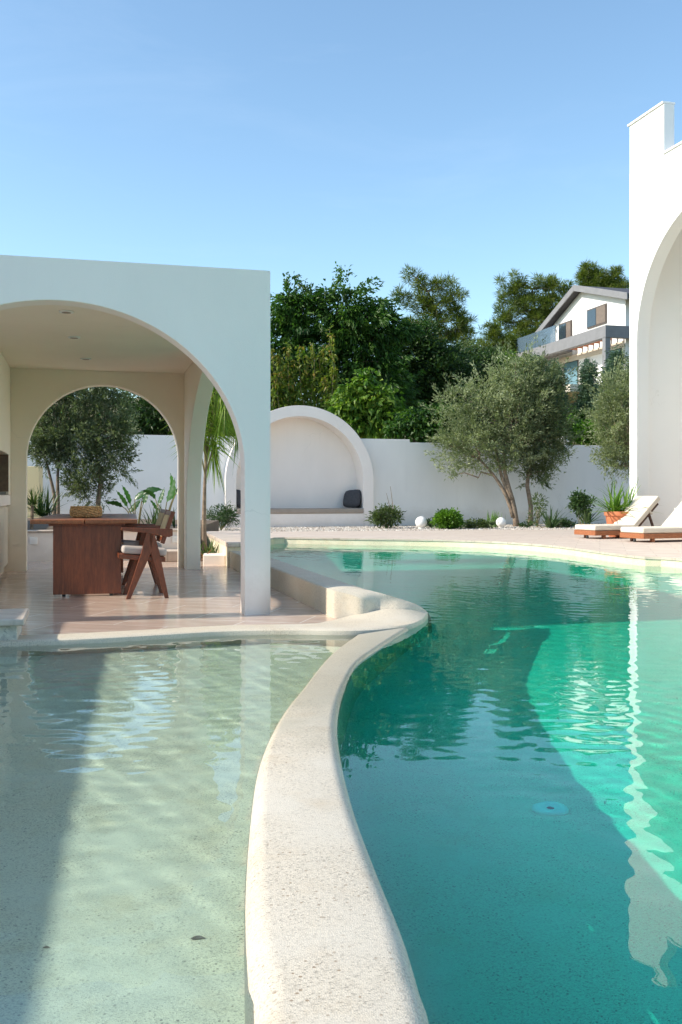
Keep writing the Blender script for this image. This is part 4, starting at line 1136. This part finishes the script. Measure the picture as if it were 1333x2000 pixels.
shrub('hillside_shrub', 'bright green low shrub behind the wall left of the urn', 'shrub', [(1110, 835, 26, 16), (1140, 845, 40, 18), (1165, 852, 30, 12)], 34, 'box', 150, 24, .22, .13, .07, HG)
shrub('hillside_shrub', 'dark shrub in the gap below the house terrace', 'shrub', [(1175, 828, 34, 20), (1140, 826, 30, 14), (1110, 822, 24, 12)], 38, 'dark', 160, 30, .3, .17, .08, HG)

# --- bed plants along the garden wall
BG = 'plants in the gravel along the garden wall'
def bpos(x, y, Y): p = D(x, y, Y); return Vector((p.x, p.y, .085))
shrub('oleander', 'dark narrow leaved bush at the wall left of the niche, seen past the palm stem', 'bush', [(432, 1005, 20, 14), (415, 1012, 12, 10), (448, 1010, 12, 12)], 24.5, 'darkspike', 60, 18, .12, .13, .025, BG, base=bpos(432, 1033, 24.5))
t_ = shrub('grey_shrub', 'loose grey green bush with two bare sticks beside the niche', 'bush', [(752, 1008, 20, 14), (738, 1012, 12, 10), (768, 1010, 10, 12)], 25.8, 'shrub', 80, 20, .12, .11, .03, BG, base=bpos(756, 1032, 25.8))
mb = MB(); mb.tube([bpos(766, 1032, 25.8), D(768, 990, 25.8), D(763, 950, 25.8)], [.014, .012, .006], 5); put(mb.build('dry_stick', M['bark']), t_)
mb = MB(); mb.tube([bpos(763, 1032, 25.8), D(762, 990, 25.8), D(755, 963, 25.8)], [.012, .01, .005], 5); put(mb.build('dry_stick', M['bark']), t_)
shrub('boxwood', 'round bright green bush between the two white globe lamps', 'bush', [(876, 1016, 23, 15), (876, 1010, 16, 10)], 25.4, 'box', 120, 26, .09, .09, .045, BG, shell=.9, base=bpos(876, 1033, 25.4))
shrub('low_shrub', 'small dark tuft between the larger globe lamp and the round bush', 'bush', [(841, 1023, 10, 6)], 26.3, 'darkspike', 22, 14, .08, .08, .03, BG, base=bpos(841, 1030, 26.3))
shrub('ground_cover', 'flat spreading green plant right of the round bright green bush', 'bush', [(930, 1024, 22, 5), (950, 1025, 14, 4), (915, 1025, 10, 4)], 25.8, 'shrub', 60, 16, .09, .08, .035, BG, base=bpos(930, 1030, 25.8))
def blades(name, label, cat, base, nb, ln, wd, mat, el=(20, 85), group=None, droop=.5, parent=None, spread=.05, seg=7, tone=None):
    """strap leaved plant: curved, keeled blades from one crown"""
    t_ = parent or thing(name, label, cat, tuple(base), group)
    V, Fq, R_ = [], [], []
    for i in range(nb):
        az = rng.random() * 6.283; e = rad(rng.uniform(*el))
        l_ = ln * rng.uniform(.65, 1.1); w_ = wd * rng.uniform(.75, 1.15)
        d = np.array([math.cos(az) * math.cos(e), math.sin(az) * math.cos(e), math.sin(e)])
        side = np.array([-math.sin(az), math.cos(az), 0])
        p = np.array(base) + rng.normal(size=3) * spread * np.array([1, 1, .3])
        r_ = rng.random() * .8 + .1
        o0 = len(V)
        dr_ = droop * rng.uniform(.5, 1.4)
        for k in range(seg + 1):
            f_ = k / seg
            ww = w_ * (min(1, .55 + 2.2 * f_) * (1 - f_ ** 2.4)) * .5 + .0006
            nrm = np.cross(side, d)
            V += [p + side * ww + nrm * ww * .35, p, p - side * ww + nrm * ww * .35]; R_ += [r_, r_ * .8, r_]
            p = p + d * l_ / seg
            d = unit(d + np.array([0, 0, -1]) * dr_ * f_ / seg * 2.2)
        for k in range(seg):
            a = o0 + 3 * k
            Fq += [(a, a + 1, a + 4, a + 3), (a + 1, a + 2, a + 5, a + 4)]
    o = link('blades', np_mesh('blades', np.array(V), np.array(Fq), L[mat], {'rnd': np.array(R_)}, True))
    put(o, t_)
    return t_
blades('grass_tuft', 'upright green grass tuft behind the smaller globe lamp', 'grass', bpos(966, 1030, 26.6), 46, .48, .022, 'box', (65, 88), BG, .15, spread=.09)
blades('agave', 'spiky dark strap leaved plant right of the straight olive trunk', 'plant', bpos(1075, 1030, 26.2), 26, .72, .06, 'darkspike', (25, 80), BG, .15, spread=.08)
shrub('low_shrub', 'thin leafy weed between the straight olive trunk and the spiky plant', 'bush', [(1052, 985, 9, 18), (1048, 1010, 9, 14)], 26.8, 'shrub', 26, 12, .11, .1, .035, BG, base=bpos(1050, 1030, 26.8))
t_ = shrub('small_tree', 'small round headed dark shrub on a stem near the terracotta pot', 'bush', [(1137, 985, 16, 17), (1132, 975, 10, 9)], 24.5, 'darkspike', 60, 18, .11, .1, .05, BG, base=bpos(1139, 1034, 24.5))
blades('agave', 'low dark spiky plant under the small round headed shrub', 'plant', bpos(1146, 1032, 24.3) + Vector((0, 0, .2)), 30, .52, .05, 'darkspike', (10, 75), BG, .2, spread=.06)
shrub('ground_cover', 'low dark green creeping plant at the wall foot left of the spiky plant pair', 'bush', [(1100, 1024, 26, 6), (1030, 1026, 12, 6)], 26.5, 'darkspike', 50, 14, .1, .08, .04, BG, base=bpos(1100, 1030, 26.5))

# --- terracotta pot
pc = D(1209, 1045, 20.6); pc.z = .1
pt = thing('plant_pot', 'terracotta pot planted with long strap leaved plants beside the sun lounger', 'plant pot', tuple(pc))
mb = MB(); mb.lathe([(.20, 0), (.21, .01), (.272, .44), (.30, .445), (.305, .53), (.275, .535), (.262, .48)], pc, 36); mb.build('pot', M['terracotta'], pt, True).modifiers.new('e', 'EDGE_SPLIT').split_angle = rad(40)
mb = MB(); mb.lathe([(.264, .475), (.1, .49)], pc, 24); mb.build('soil', M['soil'], pt)
for dx, dy, nb, ln in ((-.12, 0, 44, .78), (.13, -.02, 36, .8), (.02, .1, 20, .5)):
    blades('', '', '', pc + Vector((dx, dy, .5)), nb, ln, .042, 'spike', (5, 85), droop=.75, parent=pt, spread=.04)

# --- bed behind the pavilion
PG = 'plants in the bed behind the pavilion'
def ppos(x, y, Y): p = D(x, y, Y); return Vector((p.x, p.y, .42))
blades('yucca', 'spiky yucca at the left end of the planting bed behind the table', 'plant', ppos(85, 1030, 16.2) + Vector((0, 0, .22)), 60, .55, .032, 'darkspike', (-5, 85), PG, .25, spread=.05)
yu = thing('yucca', 'second small yucca on a stem left of the thick olive trunk', 'plant', tuple(ppos(62, 1030, 16.0)), PG)
mb = MB(); mb.tube([ppos(62, 1030, 16.0), D(64, 985, 16.0)], [.03, .025], 7); mb.build('stem', M['bark'], yu)
blades('', '', '', D(64, 985, 16.0), 34, .36, .026, 'shrub', (-5, 85), droop=.3, parent=yu, spread=.03)
def paddle(t_, base, tip_s, ang, ln, wd, bend, tone):
    """one long-stalked paddle leaf of a bird of paradise plant"""
    base = Vector(base); st = Vector(tip_s)
    mid = base.lerp(st, .55) + Vector((0, 0, .06))
    pts = smooth_poly([base, mid, st], 8)
    mb = MB(); mb.tube(pts, [.014 - .001 * i for i in range(8)], 6, False)
    so = mb.build('stalk', M['stem'], t_, True)
    d = np.array(pts[-1] - pts[-2]); d = unit(d * .6 + np.array([math.cos(ang), .1, math.sin(ang)]) * .25)
    side = unit(np.cross(d, np.array([.25, 1, .2]))); nrm = np.cross(side, d)
    side = unit(side + .55 * nrm)
    V, R_, Fq = [], [], []
    p = np.array(st); seg = 12
    for k in range(seg + 1):
        f_ = k / seg
        w_ = wd * .5 * math.sin(math.pi * min(1, f_ ** .75 * .97 + .03)) ** .8 + .001
        up = np.cross(side, d)
        wav = .01 * math.sin(k * 2.4)
        V += [p + side * w_ + up * (w_ * .35 + wav), p, p - side * w_ + up * (w_ * .35 - wav)]; R_ += [tone, tone * .6, tone + .1]
        p = p + d * ln / seg; d = unit(d + np.array([0, 0, -bend / seg]))
    for k in range(seg): a = 3 * k; Fq += [(a, a + 1, a + 4, a + 3), (a + 1, a + 2, a + 5, a + 4)]
    put(link('leaf', np_mesh('leaf', np.array(V), np.array(Fq), L['banana'], {'rnd': np.array(R_)}, True)), t_)
def paradise(label, base, leaves, Y):
    t_ = thing('bird_of_paradise', label, 'plant', tuple(base), PG)
    for (x, y, ax, ay, ln, wd, bd, tn) in leaves:
        st = D(x, y, Y); st.y += rng.normal() * .12
        paddle(t_, base + Vector(rng.normal(size=3)) * .04, st, math.atan2(-(ay - y), ax - x), ln, wd, bd, tn)
Yp = 16.8
paradise('bird of paradise plant with broad drooping paddle leaves behind the basket', ppos(268, 1032, Yp),
         [(250, 990, 230, 965, .34, .13, -.2, .75), (256, 985, 236, 940, .36, .14, .0, .55), (240, 990, 205, 975, .32, .12, .5, .35), (275, 985, 280, 960, .30, .12, .2, .4), (285, 965, 310, 945, .36, .15, 1.3, .25), (248, 1000, 262, 985, .3, .13, .2, .3), (268, 975, 300, 945, .3, .13, .7, .5)], Yp)
paradise('taller bird of paradise plant with upright leaves near the right side of the back arch', ppos(322, 1034, Yp - .6),
         [(338, 975, 330, 930, .44, .15, .1, .85), (330, 980, 345, 935, .42, .14, .05, .6), (310, 985, 322, 958, .3, .1, .2, .45), (300, 975, 288, 962, .3, .12, .9, .3), (345, 965, 362, 930, .4, .13, .5, .5), (308, 1000, 300, 985, .25, .09, .3, .4)], Yp - .6)
blades('grassy_plant', 'tuft of dark narrow leaves at the foot of the bird of paradise plants', 'plant', ppos(312, 1034, Yp - .9), 44, .42, .03, 'darkspike', (45, 88), PG, .25, spread=.1)
# arching palm with drooping fronds at the back corner
pbase = P(400, 1088, 0.02); Yr = pbase.y
pr_ = thing('palm', 'slender palm with one pale stem and drooping yellow green fronds beside the pavilion corner', 'palm', tuple(pbase))
stem = smooth_poly([pbase, D(399, 1030, Yr), D(400, 960, Yr), D(402, 915, Yr), D(405, 880, Yr)], 14)
mb = MB(); mb.tube(stem, [.045 - .0022 * i for i in range(14)], 8); mb.build('stem', M['bark'], pr_, True)
Vf, Ff, Rf = [], [], []
mb = MB()
fr_ends = [(455, 800, 428, 745), (440, 830, 430, 760), (415, 745, 405, 735), (470, 850, 445, 770), (400, 800, 396, 760), (385, 760, 388, 740), (430, 700, 418, 705), (395, 720, 398, 730), (460, 765, 440, 735), (380, 900, 388, 830), (415, 900, 410, 830), (372, 850, 380, 780)]
for i, (x, y, mx_, my_) in enumerate(fr_ends):
    a = stem[-1 - (i % 4)]
    m1 = D(mx_, my_, Yr); m1.y += rng.normal() * .25; e1 = D(x, y, Yr); e1.y += rng.normal() * .5
    pts = smooth_poly([a, a.lerp(m1, .6) + Vector((0, 0, .05)), m1, e1], 16)
    mb.tube(pts, [.014 - .0007 * k for k in range(16)], 5, False)
    for k in range(4, 16):
        t0 = (pts[k] - pts[k - 1]).normalized()
        for sgn in (-1, 1):
            for j in range(4):
                dirv = (t0 * .7 + t0.cross(Vector(rng.normal(size=3))).normalized() * .5 * sgn + Vector((0, 0, -.75))).normalized()
                Vf.append(np.array(pts[k].lerp(pts[k - 1], j / 4))); Ff.append(np.array(dirv)); Rf.append(rng.random())
mb.build('frond_ribs', M['stem'], pr_, True)
me = leaf_mesh('fronds', np.array(Vf), np.array(Ff), rng.uniform(.25, .55, len(Vf)), .02, L['reed'], np.array(Rf), droop=.35)
put(link('fronds', me), pr_)
blades('flax', 'small dry green plant in the corner bed at the foot of the palm', 'plant', P(405, 1084, .08), 46, .26, .03, 'shrub', (10, 80), None, .4, spread=.1)
blades('dry_plant', 'small reddish dry leaves hanging over the floor edge below the palm', 'plant', P(390, 1096, .04), 20, .22, .03, 'dry', (5, 70), None, .9, spread=.06)
q0, q1 = P(397, 1104, 0), P(440, 1104, 0)
mb = MB(); mb.prism([tuple(q0), tuple(q1), tuple(q1 + Vector((-.06, .5, 0))), tuple(q0 + Vector((-.06, .5, 0)))], -.1, .14)
tag(mb.build('planter_box', M['white'], bevel=.01), 'low white planter kerb between the palm and the raised terrace corner', 'planter')

# ------------------------------------------------------------------ house on the hill
h0 = D(1137, 965, 60); h0.z = 0
def H(t_, w, z=0): return h0 + Vv * t_ + U * w + Vector((0, 0, z))       # t_ away from the viewer along the gable front
ho = thing('house', 'white gabled house with grey balcony and pergola on the hillside behind the garden', 'house', tuple(H(2, 4, 7)))
mb = MB()
gab = [(-5.0, 7.0), (9.5, 7.0), (9.5, 10.3), (4.2, 10.3), (4.2, 11.9), (0, 13.55), (-5.0, 12.15)]
tri = tessellate_polygon([[Vector((a, b_, 0)) for a, b_ in gab]])
k = len(gab)
mb.add([H(a, 0, z) for a, z in gab] + [H(a, 9, z) for a, z in gab], [tuple(t3) for t3 in tri] + [tuple(i + k for i in t3) for t3 in tri] + [(i, (i + 1) % k, k + (i + 1) % k, k + i) for i in range(k)])
mb.build('wall', M['housewhite'], ho)
def roofslab(t0, z0, t1, z1, nm):
    mb = MB(); e = .26
    mb.hexa([H(t0, -.5, z0), H(t1, -.5, z1), H(t1, 9.5, z1), H(t0, 9.5, z0), H(t0, -.5, z0 + e), H(t1, -.5, z1 + e), H(t1, 9.5, z1 + e), H(t0, 9.5, z0 + e)])
    return mb.build(nm, M['rooftile'], ho)
ra = roofslab(-6.1, 11.88, 0, 13.58, 'roof'); rb_ = roofslab(5.3, 11.5, 0.002, 13.575, 'roof')
for t0, z0, t1, z1 in ((-6.1, 11.88, 0, 13.58), (5.3, 11.5, .01, 13.58)):
    mb = MB(); mb.hexa([H(t0, -.57, z0 - .08), H(t1, -.57, z1 - .08), H(t1, -.503, z1 - .08), H(t0, -.503, z0 - .08), H(t0, -.57, z0 + .3), H(t1, -.57, z1 + .3), H(t1, -.503, z1 + .3), H(t0, -.503, z0 + .3)])
    mb.build('fascia', M['anthracite'], ho)
def win(t0, t1, z0, z1, w=-.02, split=.5, nm='window'):
    mb = MB(); mb.box(t0, t1, w - .06, w, z0, z1, H); fr_ = mb.build(nm, M['frame'], ho)
    mid = t0 + (t1 - t0) * split
    mb = MB(); mb.box(t0 + .07, mid - .03, w - .08, w - .062, z0 + .08, z1 - .08, H); mb.build('shutter', M['shutter'], fr_)
    mb = MB(); mb.box(mid + .03, t1 - .07, w - .08, w - .062, z0 + .08, z1 - .08, H); mb.build('pane', M['pane'], fr_)
win(-3.0, -.75, 11.05, 12.2)
win(1.2, 2.9, 10.48, 11.95, nm='balcony_door', split=.4)
def hb(t0, t1, w0, w1, z0, z1, nm, mat, par=ho): mb = MB(); mb.box(t0, t1, w0, w1, z0, z1, H); return mb.build(nm, mat, par)
hb(-5.6, 11.8, -1.6, -1.25, 9.75, 10.42, 'pergola_beam', M['anthracite'])
hb(1.2, 11.8, -1.248, -.002, 9.95, 10.40, 'balcony_slab', M['anthracite'])
hb(-5.6, -5.25, -1.248, 4, 9.75, 10.42, 'pergola_beam', M['anthracite'])
hb(-5.55, -5.2, -1.58, -1.27, 6.8, 9.748, 'pergola_post', M['anthracite'])
for i in range(9): hb(-4.9 + i * .68, -4.75 + i * .68, -1.248, -.002, 9.98, 10.2, 'pergola_slat', M['teak'])
hb(-4.9, 11.5, -.06, -.003, 9.35, 9.72, 'lintel', M['canvas'])
hb(3.4, 11.7, -1.5, -1.46, 10.42, 11.45, 'glass_railing', M['railglass'])
hb(.6, 3.35, -1.5, -1.46, 10.42, 11.45, 'glass_railing', M['railglass'])
wl = hb(.4, 4.2, -.03, -.004, 7.2, 9.34, 'glass_door', M['frame']); hb(.5, 2.2, -.05, -.031, 7.25, 9.3, 'pane', M['bluepane'], wl); hb(2.3, 4.1, -.05, -.031, 7.25, 9.3, 'curtain', M['seat'], wl)
wl = hb(-4.6, -2.6, -.03, -.004, 7.2, 9.34, 'glass_door', M['frame']); hb(-4.5, -2.7, -.05, -.031, 7.25, 9.3, 'pane', M['bluepane'], wl)
hb(-4.9, 6.5, -3.4, -.002, 6.75, 7.15, 'terrace_slab', M['canvas'])
hb(2.2, 6.4, -3.38, -3.34, 7.152, 8.1, 'glass_railing', M['railglass'])
hb(-.9, -.7, -.25, -.003, 8.9, 9.2, 'wall_lamp', M['metal'])
hb(3.2, 3.4, -.25, -.003, 11.6, 11.72, 'wall_lamp', M['lamp'])

# ------------------------------------------------------------------ small things in the pools
def refr(x, y, d):                            # where a photo pixel seen through the water meets the depth d
    p = P(x, y, WATER_Z); r = math.hypot(p.x, p.y); th = math.atan(r)
    tn = math.tan(math.asin(math.sin(th) / 1.33)); k = 1 + d * tn / r
    return Vector((p.x * k, p.y * k, -d))
dp = refr(1075, 1584, MAIN_D - .03)
t_ = thing('pool_drain', 'small turquoise round fitting with a dark centre on the deep pool floor', 'drain', (dp.x, dp.y, -MAIN_D))
mb = MB(); mb.lathe([(.075, 0), (.075, .02), (.066, .034), (.03, .038), (.024, .03)], (dp.x, dp.y, -MAIN_D), 28); recv(mb.build('ring', M['teal'], t_, True))
mb = MB(); mb.lathe([(.02, .028), (.01, .032)], (dp.x, dp.y, -MAIN_D), 16); recv(mb.build('inlet', M['metal'], t_, True))
for (x, y, w_, lab) in ((387, 1845, .02, 'single curled grey leaf lying on the sunny shallow pool floor'), (90, 1862, .009, 'tiny dark leaf lying on the shaded shallow pool floor')):
    q = refr(x, y, SHAL_D - .01)
    n = 9; V = []
    for i in range(n + 1):
        f_ = i / n; hw = w_ * .42 * math.sin(math.pi * f_ ** .8) + .0004
        cx_ = q.x + (f_ - .5) * 2 * w_; cy_ = q.y + .35 * w_ * math.sin(f_ * 2.6); cz = -SHAL_D + .003 + w_ * .45 * (f_ - .4) ** 2
        V += [(cx_, cy_ + hw, cz + hw * .5), (cx_, cy_, cz), (cx_, cy_ - hw, cz + hw * .35)]
    mb = MB(); mb.add(V, [(3 * i + j, 3 * i + 3 + j, 3 * i + 4 + j, 3 * i + 1 + j) for i in range(n) for j in range(2)])
    tag(recv(mb.build('fallen_leaf', M['shutter'], smooth=True)), lab, 'leaf')
